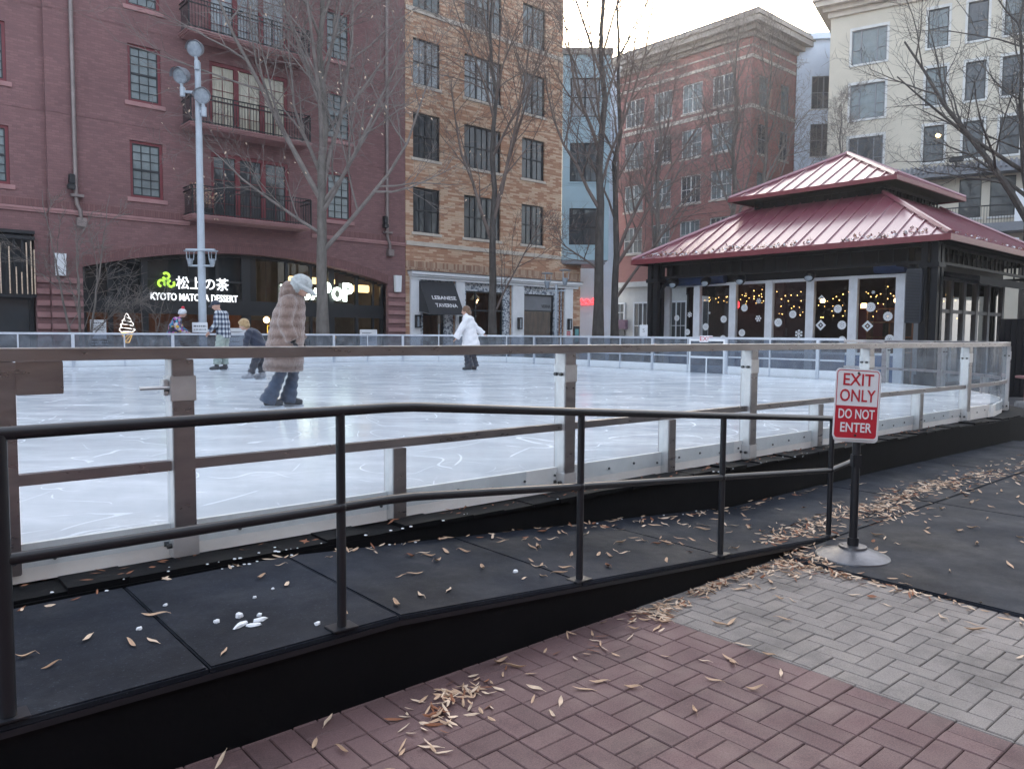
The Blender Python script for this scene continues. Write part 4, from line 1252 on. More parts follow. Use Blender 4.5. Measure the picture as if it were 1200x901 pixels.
# ---------------------------------------------------------- far red brick corner building
fx, fy = 15.27, 50.49
far = thing('brick_building', 'far red brick corner building with a deep brown cornice and pale stone bands', 'building', (fx, fy, 0), GA)
Lh = []
for r, (z0, z1) in enumerate(((16.75, 18.7), (13.7, 15.6), (10.6, 12.5), (7.5, 9.4))):
    for a, b in ((1.3, 2.95), (3.75, 5.4), (6.25, 7.85), (8.75, 10.5)): Lh.append((a, b, z0, z1))
Rh = [(.9, 2.0, z0, z1) for z0, z1 in ((16.4, 18.4), (13.4, 15.3), (10.3, 12.2), (7.2, 9.1))] + [(3.6, 4.7, z0, z1) for z0, z1 in ((16.4, 18.4), (13.4, 15.3), (10.3, 12.2), (7.2, 9.1))]
w = MB()
t = MB(); wall_front(t, 0, 12.6, 5.4, 20.6, Lh, depth=.2)
i0 = len(w.v)
w.v += [(p[1], p[0], p[2]) for p in t.v]; w.f += [tuple(i0 + k for k in f) for f in t.f]; w.m += t.m
wall_front(w, 0, 6.0, 5.4, 20.6, Rh, depth=.2)
w.face([(0, 12.6, 0), (10, 12.6, 0), (10, 12.6, 20.6), (0, 12.6, 20.6)]); w.face([(6, 0, 0), (6, 12.6, 0), (6, 12.6, 20.6), (6, 0, 20.6)])
w.build('wall', M['far_brick'], far)
g0 = MB(); g0.box(.05, 5.95, .05, 12.55, 0, 5.38); g0.build('ground_floor', M['white_trim'], far)
q = MB(); q.box(-.25, 6.2, -.25, 12.8, 5.0, 5.39); q.build('string_course', M['white_trim'], far)
for z0, z1 in ((19.3, 19.5), (16.15, 16.4), (20.0, 20.1)):
    q = MB(); q.box(-.06, -.001, -.06, 12.6, z0, z1); q.box(0.0, 6.0, -.06, -.001, z0, z1); q.build('stone_band', M['pale_stone'], far)
q = MB()
for k, (o_, z0, z1) in enumerate(((.2, 20.601, 20.85), (.5, 20.85, 21.15), (.9, 21.15, 21.5), (1.0, 21.5, 21.75))): q.box(-o_, 6 + o_ * .6, -o_, 12.6 + o_, z0, z1 - .002)
q.build('cornice', M['cornice'], far)
q = MB(); q.box(-.9, 6.4, -.9, 13.4, 21.752, 21.9); q.build('roof', M['roof_grey'], far)
for k, (a, b, c, d) in enumerate(Lh): window(far, a, b, c, d, .1, 'twin', 'white_trim', None, 'pane_curtain' if k % 3 else 'pane_dark', ('pale_stone', .1, .14, .05), 2, axis='x', fw_=.07)
for k, (a, b, c, d) in enumerate(Rh): window(far, a, b, c, d, .1, 'double', 'grey_paint', None, 'pane_dark' if k % 2 else 'pane_curtain', ('pale_stone', .1, .14, .05), 2, 1, fw_=.06)
# its ground floor: shop windows facing the lane
for k, (a, b) in enumerate(((10.2, 11.9), (7.6, 9.4), (4.6, 6.4), (1.4, 3.4))):
    o = window(far, a, b, .4 if k else 2.4, 3.9, -.05, 'twin', 'white_paint', None, 'pane_dark', None, 2, axis='x', fw_=.12)
q = MB(); q.box(-.35, -.06, 9.9, 12.2, 1.9, 2.6); q.build('fascia_panel', mat('dull purple panel', (.2, .12, .17), .7), far)
q = MB(); q.box(-.08, -.01, 10.2, 11.9, .1, 1.85); q.build('shop_pane', M['pane_dark'], far)

# lane behind the trees: neon, lattice shade
ls = thing('lattice_awning', 'grey and white lattice patterned awning in the lane behind the twin tree trunks', 'awning', (4.0, 46.4, 0), 0)
lt, nt, bs = new_mat('lattice cloth'); v = obj_coord(nt, (1, 1, 1)); mp = N(nt, 'ShaderNodeMapping'); mp.inputs['Rotation'].default_value = (0, radians(45), 0); nt.links.new(v, mp.inputs[0])
ck = N(nt, 'ShaderNodeTexChecker'); ck.inputs['Scale'].default_value = 7; nt.links.new(mp.outputs[0], ck.inputs['Vector']); ck.inputs['Color1'].default_value = (.55, .57, .62, 1); ck.inputs['Color2'].default_value = (.1, .11, .14, 1)
nt.links.new(ck.outputs[0], bs.inputs['Base Color'])
q = MB(); q.prism([(-.6, 1.9), (1.9, 1.9), (1.6, 3.3), (-.2, 3.3)], 'y', 0, .12); q.build('canvas', lt, ls)
q = MB(); q.box(-.5, -.42, 0, .08, 0, 1.9); q.box(1.7, 1.78, 0, .08, 0, 1.9); q.build('pole', M['pav_black'], ls)
ns = thing('neon_sign', 'red script neon above the lattice awning in the lane', 'neon sign', (4.0, 44.9, 3.2), 0)
q = MB(); q.tube([(-.1 + .13 * k, 0, .22 + .16 * sin(k * 2.3)) for k in range(9)], .05, 6); q.tube([(0, 0, .02), (.9, 0, .08)], .04, 6); q.build('tube', M['em_neon_r'], ns)
q = MB().box(-.2, 1.0, .06, .1, -.05, .5); q.build('backboard', M['siding'], ns)

# ---------------------------------------------------------- white sided house between far brick and cream block
sw_ = thing('white_building', 'pale blue white building squeezed between the far red brick and the cream block', 'building', (19.4, 54, 0), radians(-8))
w = MB(); hs = [(1.0, 2.6, z, z + 2.2) for z in (7.5, 10.6, 13.8, 17)] + [(3.1, 4.0, z, z + 2.2) for z in (7.5, 10.6, 13.8, 17)]
wall_front(w, 0, 5.5, 0, 21.6, hs, depth=.15); shell(w, 0, 5.5, 0, 10, 0, 21.6); w.build('wall', [M['siding'], M['roof_grey']], sw_)
for k, (a, b, c, d) in enumerate(hs): window(sw_, a, b, c, d, .08, 'twin' if b - a > 1.2 else 'double', 'grey_paint', None, 'pane_dark', ('white_trim', .06, .08, .03), 2, fw_=.06)
q = MB()
for k in range(52): q.box(0, .98, -.015, -.001, 1 + k * .4, 1.03 + k * .4); q.box(4.02, 5.5, -.015, -.001, 1 + k * .4, 1.03 + k * .4)
q.build('clapboard_joint', M['siding'], sw_)
q = MB(); q.box(-.2, 5.7, -.3, 10, 21.602, 22.0); q.build('parapet', M['siding'], sw_)

# ---------------------------------------------------------- cream block
cr = thing('cream_building', 'cream stucco apartment block with a grey tiled lean to roof and dark windows', 'building', (19, 46, 0), atan2(-.54, .84))
ch_ = [(.64, 2.48, z0, z1, 'triple') for z0, z1 in ((17.13, 19.05), (14.0, 15.97), (10.9, 12.95), (7.6, 9.7))]
for a, b in ((4.52, 5.52), (6.42, 7.36), (8.1, 9.0), (9.8, 10.8), (11.6, 12.6)):
    ch_ += [(a, b, z0, z1, 'double') for z0, z1 in ((17.35, 19.4), (14.22, 16.25), (11.15, 13.12))]
for a, b in ((3.4, 4.3), (6.36, 7.4), (7.8, 8.95), (10.2, 11.3)): ch_ += [(a, b, 7.95, 10.05, 'double')]
w = MB(); wall_front(w, -.55, 17, 0, 20.3, [q[:4] for q in ch_], depth=.15); shell(w, -.55, 17, 0, 14, 0, 20.3)
w.build('wall', [M['cream'], M['roof_grey']], cr)
rn = random.Random(9)
for (a, b, c, d, s) in ch_:
    window(cr, a, b, c, d, .08, s, 'grey_paint' if s == 'triple' else 'black_paint', None, rn.choice(('pane_dark', 'pane_curtain', 'pane_curtain')) if c > 13 else 'pane_dark', ('white_trim', .1, .12, .05), 2, 1, fw_=.06)
for (a, b, c, d, s) in ch_:
    if c < 10: continue
    q = MB()
    q.box(a - .12, b + .12, -.03, -.001, d + .002, d + .16)
    q.box(a - .12, a - .002, -.025, -.001, c, d + .001); q.box(b + .002, b + .12, -.025, -.001, c, d + .001)
    q.build('window_surround', M['white_trim'], cr)
q = MB()
for o_, z0, z1 in ((.15, 20.0, 20.3), (.4, 20.3, 20.55), (.75, 20.55, 20.85), (.9, 20.85, 21.05)): q.box(-.55 - o_, 17 + o_, -o_, 14, z0 + .001, z1 - .001)
q.build('cornice', M['pale_stone'], cr)
q = MB(); q.box(-.4, 17, .4, 13, 21.06, 21.9); q.build('roof', M['white_trim'], cr)
q = MB(); q.prism([(-.9, 10.15), (-.9, 10.32), (0, 10.85), (0, 10.15)], 'x', 3.2, 15); q.build('lean_to_roof', M['grey_paint'], cr)
q = MB()
for k in range(52):
    x = 3.3 + k * .225; q.tube([(x, -.92, 10.36), (x, -.02, 10.89)], .07, 6)
q.build('roof_tile', M['grey_paint'], cr)
q = MB(); q.box(3.2, 15, -1.3, -.002, 7.0, 7.45); q.build('balcony', M['grey_paint'], cr)
q = MB()
for k in range(90): q.box(3.3 + k * .13, 3.32 + k * .13, -1.26, -1.24, 7.452, 8.32)
q.box(3.2, 15, -1.28, -1.22, 8.32, 8.38)
q.build('balcony_railing', M['black_iron'], cr)
q = MB(); q.box(8.95, 9.6, -1.29, -.7, 7.452, 9.1); q.box(7.5, 9.2, -1.5, -.1, 6.2, 6.6); q.build('planter_pier', M['white_paint'], cr)
fl = thing('floodlight', 'small black floodlight on the lean to roof of the cream block', 'floodlight', Vector((19, 46, 10.9)) + Vector((6.2 * .84 + .6 * -.54, 6.2 * -.54 - .6 * .84, 0)), atan2(-.54, .84))
MB().bevbox(-.35, .35, -.15, .15, 0, .22, .04).build('housing', M['black_iron'], fl); MB().box(-.05, .05, -.05, .05, -.35, 0).build('bracket', M['black_iron'], fl)
lo_ = Vector((19, 46, 0)) + Vector((5.25 * .84, 5.25 * -.54, 0)); 
q = MB().ell((0, 0, 0), (.14, .05, .1), 12).build('warm_light', M['em_warm'], None, True); q.location = (lo_.x - .02 * .54, lo_.y - .02 * .84, 12.55); q.rotation_euler = (0, 0, atan2(-.54, .84))
tag(q, 'lit lamp showing in a middle window of the cream block', 'lamp')

# ---------------------------------------------------------- unseen block added behind the camera for reflections in steel and windows, foreground shade
bb = thing('brick_building', 'unseen brown brick block added behind the camera for reflections and shade', 'building', R(-2, -15, 0), RA + pi)
w = MB(); hs = [(x, x + 1.6, z, z + 2.0) for x in range(-28, 34, 4) for z in (1.0, 5.4, 8.6, 11.8)]
wall_front(w, -32, 36, 0, 15, hs, depth=.2); shell(w, -32, 36, .01, 12, 0, 15); w.build('wall', [M['plaza_brick'], M['roof_grey']], bb)
for (a, b, c, d) in hs: window(bb, a, b, c, d, .1, 'double', 'black_paint', None, 'pane_dark', None, 2, 1)

# ================================================================== PAVILION
px, py = 10.92, 19.4
pav = thing('pavilion', 'glazed black steel pavilion under a two tier maroon metal hip roof', 'pavilion', (px, py, 0), GA)
S, CN = 10.2, 5.1
def hip(mb, k0, z0, k1, z1, seam=.46, seams=True):
    """four sloping faces between two squares about the centre, with standing seams"""
    a, b = CN * k0, CN * k1
    for q in range(4):
        rot = Matrix.Rotation(q * pi / 2, 3, 'Z')
        P = lambda x, y, z: tuple(rot @ Vector((x, y, z)) + Vector((CN, CN, 0)))
        if b > .01: mb.face([P(-a, -a, z0), P(a, -a, z0), P(b, -b, z1), P(-b, -b, z1)])
        else: mb.face([P(-a, -a, z0), P(a, -a, z0), P(0, 0, z1)])
        if not seams: continue
        n = int(2 * a / seam); sl = (z1 - z0) / (a - b)
        for i in range(1, n):
            x = -a + 2 * a * i / n
            t = min(a - b, a - abs(x))
            if t < .1: continue
            w_ = .016
            y0, y1 = -a + .01, -a + t
            h = .045
            i0 = len(mb.v)
            for (xx, yy, dz_) in ((x - w_, y0, 0), (x + w_, y0, 0), (x + w_, y0, h), (x - w_, y0, h), (x - w_, y1, 0), (x + w_, y1, 0), (x + w_, y1, h), (x - w_, y1, h)):
                mb.v.append(P(xx, yy, z0 + (yy + a) * sl + dz_))
            for f in ((0,3,2,1),(4,5,6,7),(0,1,5,4),(1,2,6,5),(2,3,7,6),(3,0,4,7)):
                mb.f.append(tuple(i0 + k for k in f)); mb.m.append(0)
        c0, c1 = Vector(P(-a, -a, z0)), Vector(P(-b, -b, z1))
        mb.tube([c0 + Vector((0, 0, .04)), c1 + Vector((0, 0, .04))], .075, 6)
t = MB(); hip(t, 1.0, 4.06, .43, 5.80); t.build('lower_roof', M['roof_metal'], pav)
t = MB(); hip(t, .545, 6.16, .0, 7.66); t.build('upper_roof', M['roof_metal'], pav)
def ring(mb, k, t_, z0, z1):
    a = CN * k
    for (x0, x1, y0, y1) in ((-a, a, -a, -a + t_), (-a, a, a - t_, a), (-a, -a + t_, -a + t_ + .001, a - t_ - .001), (a - t_, a, -a + t_ + .001, a - t_ - .001)):
        mb.box(CN + x0, CN + x1, CN + y0, CN + y1, z0, z1)
t = MB(); ring(t, 1.006, .06, 3.92, 4.08); t.build('lower_fascia', M['red_paint'], pav)
t = MB(); ring(t, .552, .06, 6.06, 6.19); t.build('upper_fascia', M['red_paint'], pav)
t = MB(); hip(t, .998, 3.98, .43, 5.72, seams=False); hip(t, .54, 6.1, 0, 7.5, seams=False); t.build('soffit', M['pav_black'], pav)
t = MB(); ring(t, .425, .05, 5.7, 5.85); ring(t, .425, .05, 6.0, 6.1)
for k in range(17):
    q = -CN * .42 + 2 * CN * .42 * k / 16
    for s_ in (-1, 1):
        t.box(CN + q - .02, CN + q + .02, CN + s_ * CN * .42 - .02, CN + s_ * CN * .42 + .02, 5.85, 6.0)
        t.box(CN + s_ * CN * .42 - .02, CN + s_ * CN * .42 + .02, CN + q - .02, CN + q + .02, 5.851, 6.0)
ring(t, .40, .03, 5.6, 6.1)
t.build('clerestory', M['pav_black'], pav)
# posts, frieze truss, brackets
for (x, y) in ((.6, .6), (.6, S - .6), (S - .6, .6), (S - .6, S - .6)):
    p = MB()
    for dx in (-.13, .13):
        for dy in (-.13, .13): p.box(x + dx - .08, x + dx + .08, y + dy - .08, y + dy + .08, 0, 3.95)
    p.box(x - .26, x + .26, x * 0 + y - .26, y + .26, 0, .5); p.box(x - .25, x + .25, y - .25, y + .25, 3.3, 3.42)
    p.build('post', M['pav_black'], pav)
tr = MB()
for (ax_, fix_) in (('y', .6), ('y', S - .6), ('x', .6), ('x', S - .6)):
    def bx2(a, b, h0, h1, w_=.045):
        if ax_ == 'y': tr.box(fix_ - w_, fix_ + w_, a, b, h0, h1)
        else: tr.box(a, b, fix_ - w_, fix_ + w_, h0 + .001, h1 - .001)
    bx2(.85, S - .85, 3.86, 3.95); bx2(.85, S - .85, 3.42, 3.50)
    n = 22
    for k in range(n + 1):
        q = .85 + (S - 1.7) * k / n; bx2(q - .02, q + .02, 3.501, 3.859, .02)
    for end, sg_ in ((.8, 1), (S - .8, -1)):
        pts = []
        for k in range(9):
            a_ = radians(90 * k / 8); d_, z_ = .7 * (1 - cos(a_)), 2.75 + .68 * sin(a_)
            q = end + sg_ * (d_ * 1.0)
            pts.append((fix_, q, z_) if ax_ == 'y' else (q, fix_, z_))
        tr.tube(pts, .055, 6)
tr.build('frieze_truss', M['pav_black'], pav)
cl_ = MB(); cl_.face([(.3, .3, 3.965), (S - .3, .3, 3.965), (S - .3, S - .3, 3.965), (.3, S - .3, 3.965)]); cl_.build('ceiling', M['pav_black'], pav)
# glazed walls
WX = 1.3
ys = [9.62, 8.35, 6.95, 5.64, 4.27, 2.96, 1.64]
zt_ = 3.24
f = MB()
for y in ys: f.box(WX - .07, WX + .07, y - .125, y + .125, .15, zt_)
for a, b in zip(ys[1:], ys[:-1]):
    f.box(WX - .05, WX + .05, a + .125, b - .125, zt_ - .09, zt_); f.box(WX - .05, WX + .05, a + .125, b - .125, .95, 1.02)
f.build('window_frame', M['pav_frame'], pav)
for a, b in zip(ys[1:], ys[:-1]):
    MB().face([(WX, a + .125, 1.02), (WX, b - .125, 1.02), (WX, b - .125, zt_ - .09), (WX, a + .125, zt_ - .09)]).build('window_pane', M['pav_glass'], pav)
MB().box(WX - .04, WX + .04, 1.765, 9.495, .15, .949).build('base_panel', M['navy_panel'], pav)
xs_ = [1.64, 2.9, 3.95, 5.0, 6.1, 7.2, 8.6]
f = MB()
for x in xs_: f.box(x - .1, x + .1, WX - .07, WX + .07, .15, zt_)
for a, b in zip(xs_[:-1], xs_[1:]): f.box(a + .1, b - .1, WX - .05, WX + .05, zt_ - .09, zt_); f.box(a + .1, b - .1, WX - .05, WX + .05, .15, .3); f.box(a + .1, b - .1, WX - .05, WX + .05, 2.2, 2.3)
f.build('window_frame', M['grey_paint'], pav)
for a, b in zip(xs_[:-1], xs_[1:]):
    MB().face([(a + .1, WX, .3), (b - .1, WX, .3), (b - .1, WX, zt_ - .09), (a + .1, WX, zt_ - .09)]).build('window_pane', M['pav_glass'], pav)
f = MB()
for y in (1.7, 4, 6.3, 8.9): f.box(8.9, 9.0, y - .12, y + .12, .15, zt_)
for x in (1.7, 4, 6.3, 8.6): f.box(x - .12, x + .12, 8.9, 9.0, .15, zt_)
f.box(8.92, 8.98, 1.5, 9, 0, 1.2); f.box(1.5, 8.9, 8.92, 8.98, 0, 1.2); f.box(8.92, 8.98, 1.5, 9, 2.9, 3.4); f.box(1.5, 8.9, 8.92, 8.98, 2.9, 3.4)
f.build('rear_frame', M['pav_black'], pav)
f = MB(); f.box(WX + .06, WX + .1, 1.5, 9.7, zt_ - .08, 3.96); f.box(1.5, 8.9, WX + .06, WX + .1, zt_ - .08, 3.96); f.box(8.86, 8.9, 1.5, 9.0, 3.3, 3.96); f.build('gap_blocker', M['pav_black'], pav)  # dark panels added to shut out bright gaps under the ceiling
inn = MB()
inn.box(1.4, 8.9, 1.4, 8.9, .05, .14, 1)
inn.box(5.2, 7.4, 3.0, 8.8, .141, 3.95, 0); inn.box(3.2, 3.3, 6.2, 9.2, .141, 3.3, 0)  # core and partition added to darken the see-through interior
inn.box(3.4, 8.8, 2.92, 2.99, .141, 3.9, 0); inn.box(5.1, 5.19, 3.2, 4.6, .9, 2.6, 2)  # partition added behind the right windows to block the bright view through
inn.build('interior_fill', [mat('dark interior fill', (.05, .032, .028), .7, var=.4, vs=2), M['shop_floor'], M['red_paint']], pav)
sh = MB()
for z in (1.0, 1.45, 1.9, 2.3): sh.box(2.5, 2.9, 1.75, 3.1, z, z + .04)
for y in (1.75, 2.4, 3.06): sh.box(2.5, 2.9, y, y + .04, .14, 2.34)
sh.build('shelf_unit', M['wood_wall'], pav)
bn = MB()
for k in range(5): bn.bevbox(2.3, 2.9, 3.6 + k * 1.15, 4.4 + k * 1.15, .14, 1.15 + .12 * (k % 2), .03)
bn.build('booth_seat', M['red_paint'], pav)
for a, b, z0, z1 in ((7.2, 9.75, 3.2, 3.53), (1.5, 2.3, 3.26, 3.45)):
    t = MB(); t.tube([(WX - .14, a, z0 + .16), (WX - .16, (a + b) / 2, z0 + .12), (WX - .14, b, z0 + .16)], .15, 10); t.build('rolled_blind', M['navy'], pav, smooth=True)
db = MB(); rn = random.Random(12)
def eave_pt(side, s_, t_):           # s_ along the eave 0..1, t_ metres up the slope
    z = 4.06 + t_ * (5.8 - 4.06) / (CN * .57) + .012
    return (t_, s_ * S, z) if side == 0 else (s_ * S, t_, z)
for side, n in ((0, 420), (1, 160)):
    for k in range(n):
        s_ = rn.random(); 
        if side == 0 and (s_ < .06 or (.28 < s_ < .36)) : continue
        t_ = .05 + abs(rn.gauss(0, .14)) + .1 * (sin(s_ * 23) > .1)
        x, y, z = eave_pt(side, s_, t_)
        q = rn.uniform(.02, .05); a_ = rn.random() * 6
        db.face([(x + q * cos(a_), y + q * sin(a_), z + rn.uniform(.0, .05)), (x - q * sin(a_), y + q * cos(a_), z + .02 + rn.uniform(0, .05)), (x - q * cos(a_), y - q * sin(a_), z), (x + q * .6 * sin(a_), y - q * .6 * cos(a_), z + .01)], 0 if rn.random() < .55 else 1)
db.build('roof_debris', [M['leaf_brown'], M['paper']], pav, fix=False)['kind'] = 'stuff'
def P_(x, y, z):
    return (px + x * cos(GA) - y * sin(GA), py + x * sin(GA) + y * cos(GA), z)
# fairy lights: each string is one thing
for q, (y0, y1, z0, amp, lb) in enumerate(((8.3, 6.9, 2.7, .12, 'sparse string of warm fairy lights in the second pavilion window from the left'), (6.85, 5.7, 2.75, .25, 'string of warm fairy lights in the third pavilion window from the left'), (5.6, 4.3, 2.5, .45, 'dense string of warm fairy lights in the fourth pavilion window from the left'), (4.2, 3.0, 2.4, .5, 'string of warm fairy lights beside a red lamp in the fifth pavilion window'), (2.9, 1.7, 2.5, .5, 'string of warm fairy lights over the shelves in the last pavilion window'))):
    b_ = MB(); rn = random.Random(q)
    wire = []
    for k in range(26):
        y = y0 + (y1 - y0) * k / 25; z = z0 + amp * sin(k * 1.9 + q) * rn.uniform(.3, 1)
        wire.append((WX + .35 + .1 * sin(k), y, z))
    st = thing('fairy_lights', lb, 'string lights', P_(0, 0, 0), GA, 'fairy lights in the pavilion windows')
    MB().tube(wire, .004, 4).build('wire', M['pav_black'], st)
    for p_ in wire:
        if rn.random() < (.55 if q == 0 else .95): b_.ell(p_, rn.uniform(.009, .017), 6)
    b_.build('bulbs', M['em_bulb'], st)
rnb = MB(); rn = random.Random(31); wire = []
for k in range(24): wire.append((1.9 + k * .2, WX + .5, 2.45 + .4 * sin(k * 1.7)))
st = thing('fairy_lights', 'string of warm fairy lights behind the right hand side windows of the pavilion', 'string lights', P_(0, 0, 0), GA, 'fairy lights in the pavilion windows')
MB().tube(wire, .004, 4).build('wire', M['pav_black'], st)
for p_ in wire: rnb.ell(p_, .015, 6)
rnb.build('bulbs', M['em_bulb'], st)
for (y, z, s_, lb) in ((7.6, 2.55, .13, 'glowing red lantern in the second pavilion window from the left'), (3.15, 2.42, .07, 'small orange lamp in the fifth pavilion window'), (2.2, 2.55, .06, 'warm bulb above the shelves in the last pavilion window'), (4.45, 2.6, .06, 'warm bulb in the fourth pavilion window from the left')):
    o = MB().bevbox(-s_, s_, -s_, s_, -s_, s_, s_ * .3).build('lantern' if s_ > .1 else 'hanging_lamp', M['em_neon_r'] if s_ > .1 else M['em_warm'])
    o.location = P_(2.4, y, z); o.rotation_euler = (0, 0, GA); tag(o, lb, 'lamp', 'lamps in the pavilion')
# paper snowflakes on the panes
def flake(r, kind):
    """round paper cut out with holes, or a six armed star"""
    mb = MB(); n = 12
    if kind == 0:
        o_ = [(r * (1 + .06 * (k % 2)) * cos(2 * pi * k / 24), r * (1 + .06 * (k % 2)) * sin(2 * pi * k / 24)) for k in range(24)]
        i_ = [(r * .82 * cos(2 * pi * k / 24), r * .82 * sin(2 * pi * k / 24)) for k in range(24)]
        for k in range(24):
            k2 = (k + 1) % 24
            mb.prism([o_[k], o_[k2], i_[k2], i_[k]], 'x', -.002, .002)
        for k in range(6):
            a_ = pi * k / 3
            c_, s_ = cos(a_), sin(a_)
            q = [(.08 * r, -.13 * r), (.83 * r, -.2 * r), (.83 * r, .2 * r), (.08 * r, .13 * r)]
            mb.prism([(x * c_ - y * s_, x * s_ + y * c_) for x, y in q], 'x', -.002, .002)
            a2 = a_ + pi / 6
            mb.prism([(x * cos(a2) - y * sin(a2), x * sin(a2) + y * cos(a2)) for x, y in ((.5 * r, -.1 * r), (.8 * r, -.24 * r), (.8 * r, .24 * r), (.5 * r, .1 * r))], 'x', -.0015, .0015)
    elif kind == 1:
        for k in range(6):
            a_ = pi * k / 3 + .2
            q = [(0, -.12 * r), (.5 * r, -.1 * r), (.75 * r, -.35 * r), (r, -.08 * r), (r, .08 * r), (.75 * r, .35 * r), (.5 * r, .1 * r), (0, .12 * r)]
            mb.prism([(x * cos(a_) - y * sin(a_), x * sin(a_) + y * cos(a_)) for x, y in q], 'x', -.002, .002 + k * .0002)
    else:
        sq = lambda s_: [(s_, 0), (0, s_), (-s_, 0), (0, -s_)]
        a_, b_ = sq(r), sq(r * .52)
        for k in range(4): mb.prism([a_[k], a_[(k + 1) % 4], b_[(k + 1) % 4], b_[k]], 'x', -.002, .002)
        mb.prism(sq(r * .22), 'x', -.002, .002)
    return mb
FL = [flake(.155, 0).mesh('paper_snowflake', M['paper']), flake(.145, 1).mesh('paper_snowflake', M['paper']), flake(.2, 2).mesh('paper_snowflake', M['paper'])]
spots = [(9.2, 2.09, 0, .9), (8.66, 2.2, 1, .9), (8.74, 1.6, 0, .9), (9.15, 1.33, 1, 1), (8.0, 1.78, 0, 1), (7.3, 2.03, 0, 1), (7.31, 1.38, 0, 1), (7.86, 2.25, 1, .4), (6.53, 2.39, 0, 1), (6.02, 2.6, 1, .8), (6.02, 2.04, 1, 1), (6.6, 1.58, 0, 1),
         (5.32, 1.91, 0, 1.1), (4.84, 2.16, 0, 1), (4.62, 1.56, 1, 1.2), (3.93, 2.62, 2, .7), (3.42, 2.3, 0, 1), (3.93, 1.82, 2, 1.1), (3.28, 1.82, 0, 1.1), (3.26, 1.39, 0, .9), (2.46, 2.33, 0, 1.15), (1.97, 2.06, 0, 1.1), (2.53, 1.79, 2, 1.1), (1.9, 1.42, 0, 1.1), (2.4, 2.75, 1, .45)]
wn_names = ['leftmost', 'second', 'third', 'fourth', 'fifth', 'last']
kindn = ['round', 'star shaped', 'diamond shaped']
def wi(y):
    for k in range(6):
        if ys[k + 1] < y < ys[k]: return k
seen = {}
for (y, z, k, s_) in spots: seen.setdefault((wi(y), k), []).append((y, z))
for (y, z, k, s_) in spots:
    o = link('paper_snowflake', FL[k]); o.location = P_(WX - .012, y, z); o.rotation_euler = (0 if k == 2 else 0.3 * y, 0, GA); o.scale = (1, s_ * .74, s_ * .74)
    peers = sorted(seen[(wi(y), k)], key=lambda p: -p[1]); pos = ''
    if len(peers) > 1:
        i_ = peers.index((y, z)); pos = ['highest ', 'second highest ', 'third highest ', 'lowest '][i_ if i_ < len(peers) - 1 else 3]
    tag(o, f'{pos}{kindn[k]} white paper snowflake on the {wn_names[wi(y)]} pavilion window' + ('' if wi(y) in (0, 5) else ' from the left'), 'snowflake', 'paper snowflakes on the pavilion windows')
# speaker box on the corner post, awning at the right, spotlights under the eave
sb = thing('loudspeaker', 'tall dark grey loudspeaker box hung on the near corner post of the pavilion', 'loudspeaker', P_(.42, .92, 1.85), GA)
MB().bevbox(-.17, .12, -.2, .2, 0, 1.42, .02).build('cabinet', mat('dark speaker grey', (.035, .04, .05), .6), sb)
t = MB()
for k in range(34): t.box(-.176, -.1695, -.17, .17, .06 + k * .039, .075 + k * .039)
t.build('grille', M['pav_black'], sb); MB().box(.121, .2, -.06, .06, .3, 1.1).build('bracket', M['pav_black'], sb)
aw = thing('awning', 'long black fabric awning along the right hand side of the pavilion', 'awning', P_(0, 0, 0), GA)
t = MB(); t.prism([(-.4, 2.86), (-.4, 3.06), (1.2, 3.36), (1.2, 3.3)], 'x', 1.0, 11.5); t.build('canvas', M['black_skirt'], aw)
t = MB()
for k in range(11): t.tube([(1 + k, -.38, 2.95), (1 + k, 1.2, 3.32)], .02, 6)
t.build('awning_frame', M['pav_black'], aw)
for k, (y, lb) in enumerate(((8.9, 'round black spotlight under the eave at the left end of the pavilion'), (7.6, 'round black spotlight under the eave above the navy blind'), (6.3, 'large round black spotlight under the eave left of the middle'), (4.0, 'round black spotlight under the eave right of the middle'))):
    d = thing('spotlight', lb, 'spotlight', P_(.72, y, 3.3), GA, 'spotlights under the pavilion eave')
    t = MB(); t.tube([(.12, 0, .06), (.02, 0, .0), (-.1, 0, -.06), (-.14, 0, -.08)], [.08, .14, .16, .15], 14); t.build('housing', M['pav_black'], d, smooth=True)
    t = MB(); t.ell((-.13, 0, -.075), (.03, .13, .13), 12); t.build('lens', M['lamp_lens'], d, smooth=True)
    MB().box(-.02, .02, -.015, .015, .1, .24).build('bracket', M['pav_black'], d)

# screen, bench and kerb at the right
scn = thing('planter_screen', 'tall black slatted screen beside the rink at the right edge of the photo', 'screen', (12.15, 19.0, 0), radians(-14))
t = MB(); t.box(-.1, 5, 0, .06, .02, 1.95); k = 0
while k < 5:
    t.box(k, k + .09, -.03, -.001, .1, 1.9); k += .13
t.build('panel', M['pav_black'], scn)
t = MB()
for x in (0, 2.4, 4.9): t.box(x, x + .1, .061, .16, 0, 1.95)
t.build('post', M['pav_black'], scn)
bc = thing('bench', 'low dusky pink bench in front of the black screen at the right edge', 'bench', (11.75, 17.75, 0), radians(-14))
t = MB()
for k in range(3): t.bevbox(-.1, 2.4, -.45 + k * .16, -.31 + k * .16, .56, .62, .01)
t.build('seat', M['red_stone'], bc)
for x in (.1, 2.1): MB().box(x, x + .12, -.44, .0, 0, .559).build('leg', M['red_stone'], bc)
kb = MB().bevbox(-.3, 4, -.12, .12, -.03, .12, .03).build('kerb', M['concrete']); kb.location = (11.2, 16.5, 0); kb.rotation_euler = (0, 0, radians(-14)); tag(kb, 'pale concrete kerb stone in front of the pink bench', 'kerb')

